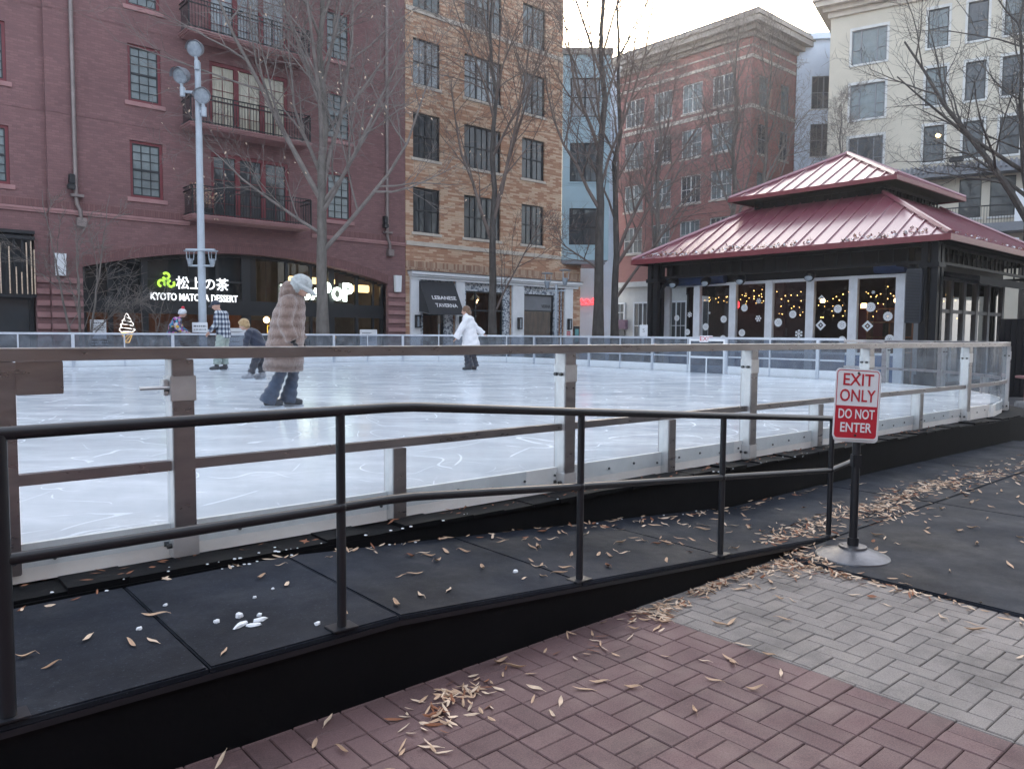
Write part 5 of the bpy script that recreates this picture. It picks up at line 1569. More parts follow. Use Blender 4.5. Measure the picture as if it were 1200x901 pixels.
# ================================================================== POLES
lp = thing('floodlight_pole', 'tall pale grey lighting pole with three round floodlights beyond the far rink barrier', 'light pole', (-9.33, 23.2, 0), 0)
t = MB(); t.cyl((0, 0, 0), (0, 0, 9.4), .125, 18, r1=.085); t.build('pole', M['pole_paint'], lp, smooth=True)
for (dx, z, tx, tz, vis) in ((.02, 9.72, .0, 0, 0), (-.42, 8.95, -.25, 0, 1), (.2, 8.38, .12, 0, 0)):
    f = MB(); d = Vector((tx, -1, -.38)).normalized(); c_ = Vector((dx, -.22, z))
    f.tube([c_ - d * .32, c_ - d * .2, c_ - d * .02, c_ + d * .04], [.1, .2, .235, .235], 20)
    o = f.build('floodlight', M['grey_paint'], lp, smooth=True)
    l_ = MB(); l_.tube([c_ + d * .041, c_ + d * .06], [.205, .17], 20); l_.build('lens', M['lamp_lens'], o, smooth=True)
    vz = MB()
    for k in range(9):
        a0, a1 = radians(20 * k), radians(20 * k + 20)
        x_ = d.cross(Vector((0, 0, 1))).normalized(); y_ = x_.cross(d)
        q = [c_ + d * .04 + (x_ * cos(a) + y_ * sin(a)) * .245 + d * e for a, e in ((a0, 0), (a1, 0), (a1, .12 if vis else .06), (a0, .12 if vis else .06))]
        vz.face(q); vz.face([p + (x_ * cos((a0 + a1) / 2) + y_ * sin((a0 + a1) / 2)) * .01 for p in q])
    vz.build('visor', M['grey_paint'], o, fix=False)
    ar = MB(); ar.tube([(0, 0, z - .42), (dx, -.1, z - .42), (dx, -.16, z - .2)], .05, 8); ar.cyl((dx, -.1, z - .56), (dx, -.1, z - .3), .075, 10); ar.build('arm', M['pole_paint'], o)
def lantern(parent, x, y, z, s_=1.0, half=False):
    f = MB()
    f.loft([(x, y, z + .30 * s_, .27 * s_, .27 * s_), (x, y, z + .33 * s_, .30 * s_, .30 * s_), (x, y, z + .37 * s_, .1 * s_, .1 * s_)], 18)
    for a in (0, 120, 240): f.cyl((x + .17 * s_ * cos(radians(a)), y + .17 * s_ * sin(radians(a)), z - .12 * s_), (x + .2 * s_ * cos(radians(a)), y + .2 * s_ * sin(radians(a)), z + .3 * s_), .012, 6)
    o = f.build('lantern', M['pole_paint'], parent, smooth=True)
    g = MB(); g.loft([(x, y, z - .42 * s_, .06, .06), (x, y, z - .36 * s_, .1 * s_, .1 * s_), (x, y, z - .2 * s_, .13 * s_, .13 * s_), (x, y, z - .1 * s_, .15 * s_, .15 * s_), (x, y, z - .06 * s_, .1, .1)], 16); g.build('lamp_cup', M['lamp_lens'], o, smooth=True)
lantern(lp, -.32, -.05, 3.7, .62); lantern(lp, .34, -.05, 3.7, .62)
t = MB(); t.tube([(-.32, -.05, 3.46), (.34, -.05, 3.46)], .03, 8); t.box(-.42, .42, -.12, .02, 3.9, 3.96); t.build('cross_arm', M['pole_paint'], lp)
small_sign('sign', 'small pale sign fixed to the floodlight pole at rail height', (-9.35, 23.03, 1.62), 0, .46, .3, [(None, .05, .04), (None, .03, -.06)], M['paper'], M['grey_paint'])
sl2 = thing('street_lamp', 'slim grey street lamp with two lanterns in front of the restaurant', 'street lamp', (1.72, 30.5, 0), 0)
t = MB(); t.cyl((0, 0, 0), (0, 0, 3.45), .07, 12, r1=.055); t.tube([(-.36, 0, 3.2), (.36, 0, 3.2)], .03, 8); t.build('pole', M['pole_paint'], sl2, smooth=True)
lantern(sl2, -.36, 0, 3.62, .8); lantern(sl2, .34, 0, 3.75, .8)
sp_s = small_sign('sign', 'small white sign with an S on a short post left of the pavilion post', (3.92, 23.0, 1.62), 0, .24, .34, [('S', .16, 0)], M['paper'], M['grey_paint'])
MB().box(-.02, .02, .013, .04, -1.62, .16).build('post', M['alu'], sp_s)

# bicycle leaning behind the far rail
bk = thing('bicycle', 'parked bicycle behind the far rail beside the floodlight pole', 'bicycle', (-10.35, 23.7, 0), radians(12))
for x in (0, 1.02):
    w_ = MB(); w_.tube([(x + .33 * cos(2 * pi * k / 24), 0, .34 + .33 * sin(2 * pi * k / 24)) for k in range(25)], .018, 6)
    o = w_.build('wheel', M['pav_black'], bk)
    s_ = MB()
    for k in range(12): s_.cyl((x, 0, .34), (x + .31 * cos(k * pi / 6), 0, .34 + .31 * sin(k * pi / 6)), .003, 4)
    s_.build('spokes', M['alu'], o)
t = MB()
for a, b in (((0, 0, .34), (.38, 0, .3)), ((.38, 0, .3), (.28, 0, .85)), ((0, 0, .34), (.3, 0, .78)), ((.3, 0, .78), (.86, 0, .82)), ((.38, 0, .3), (.88, 0, .7)), ((.84, 0, .95), (1.02, 0, .34))): t.cyl(a, b, .018, 8)
t.build('frame', M['leaf_pale'], bk)
t = MB(); t.tube([(.95, -.28, 1.0), (.86, -.2, 1.05), (.84, 0, 1.0), (.86, .2, 1.05), (.95, .28, 1.0)], .013, 6); t.build('handlebar', M['alu'], bk)
MB().bevbox(.14, .4, -.06, .06, .86, .92, .02).build('saddle', M['pav_black'], bk)

# ================================================================== TREES
def grow(mb, p, d, r, L, level, top, rnd, up_pull, wob, tips, kids):
    n = max(3, 7 - level)
    pts, rad = [p.copy()], [r]
    step = L / n
    taper = .25 if level < top else .5
    for k in range(n):
        d = (d + Vector((rnd.gauss(0, wob), rnd.gauss(0, wob), rnd.gauss(0, wob) + up_pull))).normalized()
        p = p + d * step
        pts.append(p.copy()); rad.append(r * (1 - (1 - taper) * (k + 1) / n))
    mb.tube(pts, rad, 7 if level <= 1 else 5 if level == 2 else 3, caps=False)
    if level == top:
        tips.append((pts[-1], d)); return
    m = kids[level] if level < len(kids) else 5
    for k in range(m):
        t = .18 + .82 * (k + rnd.random() * .8) / m
        i = min(n - 1, int(t * n)); f = t * n - i
        q = pts[i].lerp(pts[i + 1], min(1, f))
        dd = (pts[i + 1] - pts[i]).normalized()
        side = dd.orthogonal(); side.rotate(Matrix.Rotation(rnd.random() * 2 * pi, 3, dd))
        ang = radians(rnd.uniform(22, 52))
        nd = dd * cos(ang) + side * sin(ang)
        rr = max(.0065, rad[i] * rnd.uniform(.42, .62))
        grow(mb, q, nd, rr, L * rnd.uniform(.38, .62) * (1.1 - .35 * t), level + 1, top, rnd, up_pull, wob * 1.25, tips, kids)
def tree(label, loc, h, bole, r, seed, limbs, spread, name='bare_tree', bark='bark', twig='twig', top=4, kids=(0, 8, 7, 5), lean=(0, 0), llen=.5, extra=(), stems=1, leaves=0, up_pull=.05, group=None, gap=.55):
    rnd = random.Random(seed)
    root = thing(name, label, 'tree', loc, 0, group)
    tk, cr_, tips = MB(), MB(), []
    for s in range(stems):
        a = 2 * pi * s / stems + rnd.random()
        off = Vector((cos(a), sin(a), 0)) * (0 if stems == 1 else r * 1.2)
        n = 14; pts, rad = [], []
        hh = h * (1 if stems == 1 else rnd.uniform(.75, 1))
        for k in range(n + 1):
            t = k / n
            sp_ = 0 if stems == 1 else spread * .35 * t * h * .3
            w_ = .05 * h * .12
            pts.append(off + Vector((lean[0] * t * h + cos(a) * sp_ + rnd.gauss(0, w_) * t, lean[1] * t * h + sin(a) * sp_ + rnd.gauss(0, w_) * t, -.1 + hh * t)))
            flare = 1 + .5 * max(0, 1 - t * 9)
            rad.append(r * flare * (1 - .87 * t ** .85))
        tk.tube(pts, rad, 12)
        nl = limbs if stems == 1 else max(3, limbs // stems)
        for k in range(nl):
            t = bole / h + (1 - bole / h) * (k + rnd.random() * .6) / nl
            t = min(.97, t); i = int(t * n)
            q = pts[i].lerp(pts[min(n, i + 1)], t * n - i)
            a2 = k * 2.399 + rnd.uniform(-.5, .5)
            el = radians(rnd.uniform(38, 66) + 12 * t)
            d = Vector((cos(a2) * cos(el) * spread, sin(a2) * cos(el) * spread, sin(el))).normalized()
            grow(cr_, q, d, max(rad[i] * rnd.uniform(.38, .6), .012), h * llen * (1.12 - t) * rnd.uniform(.8, 1.15) + .05 * h, 1, top, rnd, up_pull, .09, tips, kids)
    for (z, dx, dy, dzz, L, rr) in extra:
        i = z / h * 14
        q = pts[int(i)].lerp(pts[min(14, int(i) + 1)], i - int(i))
        grow(cr_, q, Vector((dx, dy, dzz)).normalized(), rr, L, 1, top, rnd, .06, .08, tips, kids)
    tk.build('trunk', M[bark], root, smooth=True)
    cr_.build('crown', M[twig], root, fix=False)
    if leaves:
        lf = MB()
        for k in range(leaves):
            p, d = rnd.choice(tips)
            if rnd.random() < .6 and p.z > h * gap: continue
            q = p + Vector((rnd.gauss(0, .08), rnd.gauss(0, .08), rnd.gauss(0, .08)))
            s_, w_ = Vector((rnd.gauss(0, 1), rnd.gauss(0, 1), -1.2)).normalized(), rnd.uniform(.05, .09)
            c_ = s_.orthogonal().normalized() * w_ * .35
            lf.face([q, q + s_ * w_ * .6 + c_, q + s_ * w_ * 1.5, q + s_ * w_ * .6 - c_])
        if lf.f: lf.build('dead_leaves', M['leaf_pale'], root, fix=False)['kind'] = 'stuff'
    return root
tree('large bare grey tree with a few tan leaves in front of the maroon building', (-6.45, 26.2, 0), 17, 5.6, .235, 11, 15, 1.0, leaves=520, llen=.46,
     extra=((4.3, 1, -.1, .75, 7.0, .085), (4.9, -1, -.2, .5, 4.6, .06), (5.6, .8, -.6, 1.1, 5.5, .07), (6.0, -.75, -.3, 1.4, 8.5, .10), (6.2, .35, .2, 1.5, 8, .09)), kids=(0, 7, 7, 5))
tree('slim bare tree dividing into steep stems in front of the buff brick restaurant', (-.8, 31, 0), 17, 6.2, .19, 23, 12, .62, bark='bark_dark', twig='twig_brown', llen=.5, up_pull=.09,
     extra=((2.2, .6, -.3, 1.5, 4.5, .05), (5.2, -.5, 0, 1.4, 8, .08), (6.0, .5, -.2, 1.5, 8, .08)), leaves=120)
tree('tall dark trunked bare tree, left one of the close pair beside the pavilion', (3.45, 31, 0), 19, 7.2, .24, 31, 12, .6, bark='bark_dark', twig='twig_brown', llen=.5, up_pull=.09, extra=((6.5, -.9, -.2, 1.2, 6, .08), (4.2, -1, -.3, .5, 2.6, .05)))
tree('dark bare tree with crossing low limbs, right one of the close pair beside the pavilion', (4.2, 31.6, 0), 17, 4.6, .18, 37, 13, .75, bark='bark_dark', twig='twig_brown', llen=.46, extra=((3.0, .8, 0, 1.2, 6, .07), (4.4, 1, -.2, 1.5, 7, .08)))
tree('bare tree with many fine branches before the left half of the far red building', (7.6, 41, 0), 15, 4, .2, 41, 14, .85, bark='bark', twig='twig', llen=.46)
tree('bare tree with steep limbs rising behind the pavilion in front of the far brick corner', (11.9, 42, 0), 18, 7, .24, 47, 12, .7, twig='twig', llen=.46, up_pull=.07)
tree('bare tree whose trunk leans right behind the pavilion roof', (13.0, 41, 0), 17, 6.5, .22, 53, 11, .9, twig='twig', llen=.46, lean=(.02, 0))
tree('thin bare tree in front of the cream block left of the pavilion roof peak', (17.6, 42, 0), 14, 5, .15, 59, 11, .9, twig='twig', llen=.42)
tree('spreading dark bare tree at the right edge in front of the cream block', (19.9, 30, 0), 15, 5.8, .26, 61, 9, 1.0, bark='bark_dark', twig='bark_dark', llen=.42, up_pull=.02,
     extra=((6.0, -.75, -.1, 1.2, 8.5, .14), (6.6, -.5, -.3, 1.5, 8, .12), (7.8, -1, .2, .55, 6.5, .09), (7.2, -.2, -.5, 1.2, 7, .1)))
tree('small multi stemmed bare tree before the banded pier at the left', (-13.0, 23.2, 0), 6.0, 1.4, .05, 67, 16, 1.35, name='bare_shrub', bark='bark_pale', twig='bark_pale', stems=4, top=3, kids=(0, 7, 5), llen=.42, up_pull=.03)
tree('low thin bare shrub with arching twigs in front of the dessert shop', (-11.4, 23.9, 0), 3.6, .7, .035, 71, 12, 1.6, name='bare_shrub', bark='bark_pale', twig='bark_pale', stems=3, top=3, kids=(0, 7, 5), llen=.5, up_pull=.0)
dp = thing('potted_plant', 'dry leafy potted plant on the lowest balcony behind the railing', 'plant', G(2.0, -.55, 5.42), GA)
t = MB(); t.loft([(0, 0, 0, .13, .13), (0, 0, .28, .17, .17)], 14); t.build('pot', M['black_iron'], dp)
t = MB(); lf = MB(); rn = random.Random(8)
for k in range(26):
    a = rn.random() * 6.3; q = Vector((.75 * rn.random() * cos(a), .3 * sin(a), .5 + .5 * rn.random()))
    t.tube([(0, 0, .25), q * .6 + Vector((0, 0, .15)), q], .006, 4)
    for z in range(5):
        s_ = q + Vector((rn.gauss(0, .1), rn.gauss(0, .07), rn.gauss(0, .1))); d_ = Vector((rn.gauss(0, 1), rn.gauss(0, 1), rn.gauss(0, 1))).normalized() * .06; c_ = d_.orthogonal() * .4
        lf.face([s_, s_ + d_ + c_, s_ + d_ * 2, s_ + d_ - c_])
t.build('stems', M['twig'], dp); lf.build('leaves', M['leaf_tan'], dp, fix=False)

# ================================================================== PEOPLE
def remesh(mb, name, material, parent, voxel, smooth_it=3, disp=None):
    me = mb.mesh(name, material, fix=False)
    o = link('tmp_body', me)
    r = o.modifiers.new('r', 'REMESH'); r.mode = 'VOXEL'; r.voxel_size = voxel
    s = o.modifiers.new('s', 'SMOOTH'); s.iterations = smooth_it; s.factor = .5
    dg = bpy.context.evaluated_depsgraph_get()
    out = bpy.data.meshes.new_from_object(o.evaluated_get(dg))
    bpy.data.objects.remove(o)
    out.name = name; out.materials.clear(); out.materials.append(material)
    if disp:
        ns = [v.normal.copy() for v in out.vertices]
        for v, n in zip(out.vertices, ns): v.co += n * disp(v.co)
    out.polygons.foreach_set('use_smooth', [True] * len(out.polygons))
    return link(name, out, parent)
V = Vector
def hand(mb, wrist, direction, curl, side):
    """palm, four unequal bent fingers and a thumb off the side of the palm"""
    d = V(direction).normalized(); c = V(curl); c = (c - d * c.dot(d)).normalized(); s = d.cross(c) * side
    w = V(wrist)
    mb.tube([w, w + d * .04, w + d * .085], [.024, .034, .034], 10, flat=(c, .5))
    for k, (o, L) in enumerate(((-.027, .068), (-.009, .078), (.009, .073), (.026, .058))):
        b = w + d * .078 + s * o
        mb.tube([b, b + d * L * .45 + c * .008, b + d * L * .75 + c * .026, b + d * L * .85 + c * .045], [.0095, .009, .0085, .007], 7)
    b = w + d * .03 - s * .028
    mb.tube([b, b + d * .03 - s * .022 + c * .01, b + d * .055 - s * .022 + c * .022], [.0115, .0105, .009], 7)
def person(label, loc, rz, J, skin='skin'):
    """J: joints in metres. forward is +x, left is +y"""
    root = thing('person', label, 'person', loc, rz)
    b = MB()
    pel, chest, neck, head = V(J['pelvis']), V(J['chest']), V(J['neck']), V(J['head'])
    hs = J.get('s', 1.0)
    b.tube([pel - V((0, 0, .06)), pel + V((0, 0, .06)), pel.lerp(chest, .5), chest, neck - (neck - chest) * .15], [.13 * hs, .15 * hs, .125 * hs, .15 * hs, .07 * hs], 14, flat=(V((1, 0, 0)), .72))
    b.tube([neck - (neck - chest) * .3, neck, head - (head - neck) * .35], [.062 * hs, .053 * hs, .052 * hs], 10)
    tilt = J.get('tilt', 0.0)
    rot = Matrix.Rotation(tilt, 3, 'Y')
    hr_ = .105 * (.5 + .5 * hs)
    def H(x, y, z): return head + rot @ V((x * hr_ / .105, y * hr_ / .105, z * hr_ / .105))
    b.ell(head, (hr_ * .95, hr_ * .76, hr_ * 1.12), 18, rot=rot)
    b.ell(H(.035, 0, -.06), (.06, .052, .055), 12, rot=rot)                 # jaw
    b.tube([H(.085, 0, .02), H(.118, 0, -.018), H(.09, 0, -.03)], [.011, .017, .013], 8)   # nose
    b.ell(H(.088, 0, -.062), (.014, .026, .009), 8, rot=rot)               # lips
    for y in (-.078, .078): b.ell(H(-.005, y, -.01), (.024, .012, .033), 8, rot=rot)       # ears
    for y in (-.033, .033): b.ell(H(.078, y, .022), (.016, .024, .01), 8, rot=rot)         # brows
    for sd, k in ((-1, 'R'), (1, 'L')):
        sh, el, wr = (V(p) for p in J['arm' + k])
        b.tube([sh + V((0, -sd * .03, 0)), sh.lerp(el, .5), el, el.lerp(wr, .35), wr], [.055 * hs, .048 * hs, .04 * hs, .04 * hs, .026 * hs], 10)
        b.ell(sh, .062 * hs, 10)
        hand(b, wr, (wr - el), J.get('curl', (1, -sd * .3, 0)), sd)
        hp, kn, an = (V(p) for p in J['leg' + k])
        b.tube([hp, hp.lerp(kn, .4), kn, kn.lerp(an, .35), an], [.088 * hs, .082 * hs, .056 * hs, .058 * hs, .036 * hs], 12)
        f = V(J.get('foot' + k, (1, 0, 0))).normalized()
        b.tube([an + V((0, 0, -.01)) - f * .05, an + f * .06 - V((0, 0, .035)), an + f * .16 - V((0, 0, .05))], [.04 * hs, .042 * hs, .03 * hs], 10)
    remesh(b, 'body', M[skin], root, .011, 2)
    for y in (-.033, .033):
        e = MB(); e.ell(H(.088, y, .012), .0105, 8); e.build('eye', M['eye'], root, smooth=True)
    return root, H, hs
def trousers(root, J, material, r0=.115, rk=.09, ra=.075, flare=0, low=.0, hs=1.0):
    t = MB()
    pel = V(J['pelvis'])
    t.tube([pel + V((0, 0, .1)), pel, pel - V((0, 0, .09))], [.16 * hs, .165 * hs, .14 * hs], 14, flat=(V((1, 0, 0)), .78))
    for k in 'RL':
        hp, kn, an = (V(p) for p in J['leg' + k])
        e = an + (an - kn).normalized() * low
        t.tube([hp, hp.lerp(kn, .45), kn, kn.lerp(e, .5), e], [r0 * hs, (r0 + rk) / 2 * hs, rk * hs, (rk * .9 + flare * .4) * hs, (ra + flare) * hs], 14)
    return remesh(t, 'trousers', material, root, .014, 3, lambda c: .006 * sin(c.z * 60 + c.x * 30))
def sleeve(t, J, k, r0, r1, cut=0.0):
    sh, el, wr = (V(p) for p in J['arm' + k])
    sd = -1 if k == 'R' else 1
    w2 = el.lerp(wr, 1 - cut)
    t.tube([sh + V((0, -sd * .05, .01)), sh, sh.lerp(el, .5), el, el.lerp(w2, .5), w2], [r0, r0 * 1.02, r0 * .92, (r0 + r1) / 2, r1 * 1.02, r1], 14)
def skates(root, J, material, boot='white'):
    for k in 'RL':
        an = V(J['leg' + k][2]); f = V(J.get('foot' + k, (1, 0, 0))); f.z = 0; f.normalize()
        t = MB()
        t.tube([an + V((0, 0, .14)), an + V((0, 0, .03)), an + V((0, 0, -.03)) - f * .01], [.055, .054, .056], 12)
        t.tube([an - f * .06 + V((0, 0, -.03)), an + f * .04 + V((0, 0, -.025)), an + f * .13 - V((0, 0, .04)), an + f * .185 - V((0, 0, .045))], [.045, .052, .045, .03], 12)
        o = remesh(t, 'skate_boot', material, root, .01, 2)
        b = MB(); z = an.z - .085
        s_ = f.cross(V((0, 0, 1)))
        base = an + V((0, 0, 0))
        for (a0, a1, z0, z1, w_) in ((-.1, .2, -.1, -.075, .012),):
            for q in (0,):
                p = [base + f * a0, base + f * a1]
                pts = []
                i0 = len(b.v)
                for pp_ in p:
                    for sg_ in (-1, 1):
                        for zz in (z0, z1): b.v.append(tuple(pp_ + s_ * sg_ * w_ * .5 + V((0, 0, zz))))
                for f_ in ((0,1,3,2),(4,6,7,5),(0,4,5,1),(2,3,7,6),(0,2,6,4),(1,5,7,3)): b.f.append(tuple(i0 + q2 for q2 in f_)); b.m.append(0)
        for a_ in (-.05, .12): b.tube([base + f * a_ + V((0, 0, -.04)), base + f * a_ + V((0, 0, -.08))], .012, 6)
        b.build('blade', M['alu'], o)
fur_m, nt_, bs_ = new_mat('banded brown fur')
v_ = obj_coord(nt_)
wv_ = N(nt_, 'ShaderNodeTexWave', wave_type='BANDS', bands_direction='Z'); wv_.inputs['Scale'].default_value = 2.4; wv_.inputs['Distortion'].default_value = 1.6; wv_.inputs['Detail'].default_value = 3; wv_.inputs['Detail Scale'].default_value = 2.5
nt_.links.new(v_, wv_.inputs['Vector'])
mp_ = N(nt_, 'ShaderNodeMapping'); mp_.inputs['Scale'].default_value = (1, 1, .35); nt_.links.new(v_, mp_.inputs[0])
hair_ = noise(nt_, mp_.outputs[0], 60, 4, .7)
c_ = ramp(nt_, wv_.outputs['Fac'], [(0, (.19, .125, .1)), (.5, (.275, .195, .165)), (1, (.32, .235, .2))])
nt_.links.new(mixc(nt_, 1.0, c_, ramp(nt_, hair_, [(.3, .8), (.7, 1.15)]), 'MULTIPLY'), bs_.inputs['Base Color'])
bs_.inputs['Roughness'].default_value = .95; bs_.inputs['Sheen Weight'].default_value = .6; bs_.inputs['Specular IOR Level'].default_value = .1
bump(nt_, bs_, math_n(nt_, 'ADD', hair_, wv_.outputs['Fac']), .8, .025)
hatfur = cloth('pale fluffy fabric', [(.42, .46, .47), (.62, .66, .66)], 25, bm=(70, .8, .02))
jean = cloth('blue denim', [(.028, .042, .075), (.06, .085, .135)], 12)
wcoat = cloth('white wool', [(.66, .67, .7), (.82, .83, .85)], 8)
navy_c = cloth('navy padded fabric', [(.012, .017, .035), (.03, .038, .065)], 9)
darkp = cloth('dark trouser cloth', [(.018, .02, .03), (.04, .045, .06)], 9)
palep = cloth('pale green corduroy', [(.26, .32, .29), (.36, .42, .38)], 9)
multi = cloth('multicolour knit', [(.3, .06, .32), (.05, .3, .45), (.02, .03, .06), (.6, .35, .04), (.4, .08, .3), (.03, .12, .28), (.03, .03, .05), (.5, .45, .5)], 13, vor=True)
blond = cloth('blond hair', [(.28, .18, .08), (.5, .36, .19)], 30)
brown_h = cloth('brown hair', [(.09, .05, .03), (.2, .12, .075)], 30)
greyknit = cloth('white grey knit', [(.5, .52, .55), (.75, .77, .8)], 40)
redwool = cloth('red wool', [(.5, .01, .03), (.7, .03, .06)], 30)
blackg = cloth('black glove leather', [(.01, .01, .012), (.025, .025, .028)], 20)
skate_b = mat('dark skate boot', (.03, .032, .04), .45); skate_g = mat('grey skate boot', (.3, .31, .34), .5, var=.3, vs=20)

# --- skater in the long brown fur coat
J = dict(pelvis=(.03, 0, .88), chest=(.10, 0, 1.25), neck=(.15, 0, 1.43), head=(.22, 0, 1.555), tilt=.5,
         armR=((.10, -.18, 1.36), (.06, -.25, 1.09), (.16, -.24, .87)), armL=((.10, .18, 1.36), (.06, .25, 1.09), (.18, .22, .87)), curl=(.6, .2, .3),
         legR=((.03, -.09, .86), (-.02, -.09, .47), (-.19, -.1, .10)), legL=((.03, .09, .86), (.10, .09, .47), (.02, .1, .10)))
p, H, hs = person('skater in a long brown fur coat, pale fluffy hat and flared jeans', (-2.98, 10.06, .52), radians(4), J)
trousers(p, J, jean, .098, .07, .062, .058, .045)
skates(p, J, skate_b)
t = MB()
t.loft([(-.03, 0, .47, .25, .23), (-.02, 0, .5, .26, .24), (0, 0, .75, .245, .235), (.03, 0, 1.0, .225, .225), (.06, 0, 1.2, .21, .23), (.09, 0, 1.34, .18, .205), (.12, 0, 1.42, .15, .15), (.13, 0, 1.46, .1, .1)], 28)
for k in 'RL': sleeve(t, J, k, .105, .085, .04)
t.tube([(.02, 0, 1.50), (.03, 0, 1.44), (.12, 0, 1.40), (.22, 0, 1.42)], [.09, .12, .15, .08], 14)   # hood fallen behind the neck
t.ell((.08, 0, 1.53), (.13, .13, .12), 14)
rnq = random.Random(2)
remesh(t, 'fur_coat', fur_m, p, .016, 2, lambda c: .005 * sin(c.z * 46 - c.x * 6) + rnq.uniform(-.004, .004))
t = MB(); t.ell(H(-.02, 0, .075), (.135, .13, .10), 18, rot=Matrix.Rotation(.4, 3, 'Y')); t.ell(H(.02, 0, .03), (.2, .165, .035), 18, rot=Matrix.Rotation(.62, 3, 'Y'))
t.ell(H(-.06, 0, -.02), (.11, .12, .1), 14)
remesh(t, 'hat', hatfur, p, .014, 2, lambda c: rnq.uniform(-.006, .006))
for k, sd in (('R', -1), ('L', 1)):
    g = MB(); el, wr = V(J['arm' + k][1]), V(J['arm' + k][2]); d = (wr - el).normalized()
    g.tube([wr - d * .04, wr + d * .02], [.04, .034], 10)
    hand(g, wr, d, (.6, .2, .3), sd); g2 = remesh(g, 'glove', blackg, p, .007, 1, lambda c: .004)

# --- woman in white
J = dict(pelvis=(-.03, 0, .9), chest=(.02, 0, 1.25), neck=(.07, 0, 1.43), head=(.1, 0, 1.56), tilt=.2,
         armR=((.02, -.18, 1.36), (-.12, -.26, 1.13), (-.3, -.3, .98)), armL=((.03, .18, 1.36), (.16, .25, 1.12), (.28, .27, .88)), curl=(.2, 0, 1),
         legR=((-.03, -.08, .88), (-.06, -.08, .49), (-.12, -.09, .10)), legL=((-.03, .08, .88), (.04, .08, .49), (-.02, .09, .10)))
p, H, hs = person('skater in a long white coat with one arm swung back, far across the ice', (-1.13, 20.23, .52), radians(172), J)
trousers(p, J, darkp, .105, .1, .1, .03, .0)
skates(p, J, skate_b)
t = MB()
t.loft([(-.08, 0, .45, .26, .24), (-.06, 0, .6, .25, .235), (-.03, 0, .9, .2, .205), (0, 0, 1.08, .165, .18), (.02, 0, 1.25, .18, .2), (.03, 0, 1.38, .15, .19), (.06, 0, 1.46, .09, .1)], 26)
for k in 'RL': sleeve(t, J, k, .085, .085, -.12)
t.tube([(.0, 0, 1.46), (.05, 0, 1.42), (.12, 0, 1.44)], [.08, .12, .08], 12)
remesh(t, 'coat', wcoat, p, .014, 3, lambda c: .008 * sin(c.z * 9 + atan2(c.y, c.x) * 7) * max(0, min(1, (1.15 - c.z) * 2)) + .006 * sin(c.z * 34 + c.x * 20))
t = MB(); t.ell(H(-.025, 0, .03), (.115, .1, .115), 16); t.ell(H(-.07, 0, -.07), (.075, .095, .1), 12); remesh(t, 'hair', brown_h, p, .012, 2)

# --- man in plaid
J = dict(pelvis=(-.05, 0, .93), chest=(-.01, 0, 1.32), neck=(.06, 0, 1.52), head=(.13, 0, 1.63), tilt=.45,
         armR=((-.01, -.2, 1.44), (-.02, -.27, 1.15), (.17, -.24, .97)), armL=((0, .2, 1.44), (.02, .28, 1.15), (.2, .24, .97)), curl=(.3, 0, -.5),
         legR=((-.05, -.1, .9), (.0, -.1, .5), (-.03, -.11, .10)), legL=((-.05, .1, .9), (.03, .1, .5), (.08, .12, .10)))
p, H, hs = person('man in a blue and white plaid shirt, dark cap and pale green trousers looking down', (-7.3, 19.31, .52), radians(176), J)
trousers(p, J, palep, .125, .105, .09, .01, -.06)
skates(p, J, skate_b)
t = MB(); t.loft([(-.06, 0, .82, .17, .2), (-.05, 0, 1.0, .17, .2), (-.02, 0, 1.25, .175, .22), (0, 0, 1.42, .15, .21), (.04, 0, 1.52, .08, .09)], 24)
for k in 'RL': sleeve(t, J, k, .08, .055, .06)
remesh(t, 'plaid_shirt', plaid_mat(), p, .014, 3, lambda c: .006 * sin(c.z * 24 + c.x * 10))
t = MB(); t.ell(H(-.015, 0, .05), (.118, .1, .085), 16); t.tube([H(.0, 0, .03), H(.13, 0, .045), H(.17, 0, .03)], [.085, .065, .04], 12, flat=(V((0, 0, 1)), .2)); remesh(t, 'cap', navy_c, p, .011, 2)

# --- child in navy
J = dict(pelvis=(-.12, 0, .62), chest=(.05, 0, .88), neck=(.15, 0, 1.02), head=(.24, 0, 1.13), tilt=.4, s=.78,
         armR=((.07, -.15, .96), (.0, -.23, .77), (-.12, -.24, .62)), armL=((.08, .15, .96), (.12, .22, .76), (.12, .2, .6)), curl=(.3, 0, -.5),
         legR=((-.12, -.08, .6), (-.06, -.09, .34), (-.10, -.1, .10)), legL=((-.12, .08, .6), (.0, .08, .34), (.08, .1, .10)))
p, H, hs = person('blond child in a navy jacket bending forward on grey skates', (-5.28, 15.82, .52), radians(178), J)
trousers(p, J, darkp, .1, .088, .08, .005, -.04, .9)
skates(p, J, skate_g)
t = MB(); t.tube([(-.15, 0, .55), (-.10, 0, .65), (.0, 0, .82), (.08, 0, .95), (.14, 0, 1.02)], [.15, .165, .16, .145, .07], 18, flat=(V((0, 1, 0)), 1.1))
for k in 'RL': sleeve(t, J, k, .078, .06, .0)
remesh(t, 'jacket', navy_c, p, .013, 3, lambda c: .008 * sin((c.z - c.x * .6) * 46))
t = MB(); t.ell(H(-.02, 0, .028), (.108, .098, .1), 16); t.ell(H(-.06, 0, -.05), (.06, .09, .07), 12); t.ell(H(.05, 0, .07), (.05, .075, .04), 10); remesh(t, 'hair', blond, p, .011, 2)

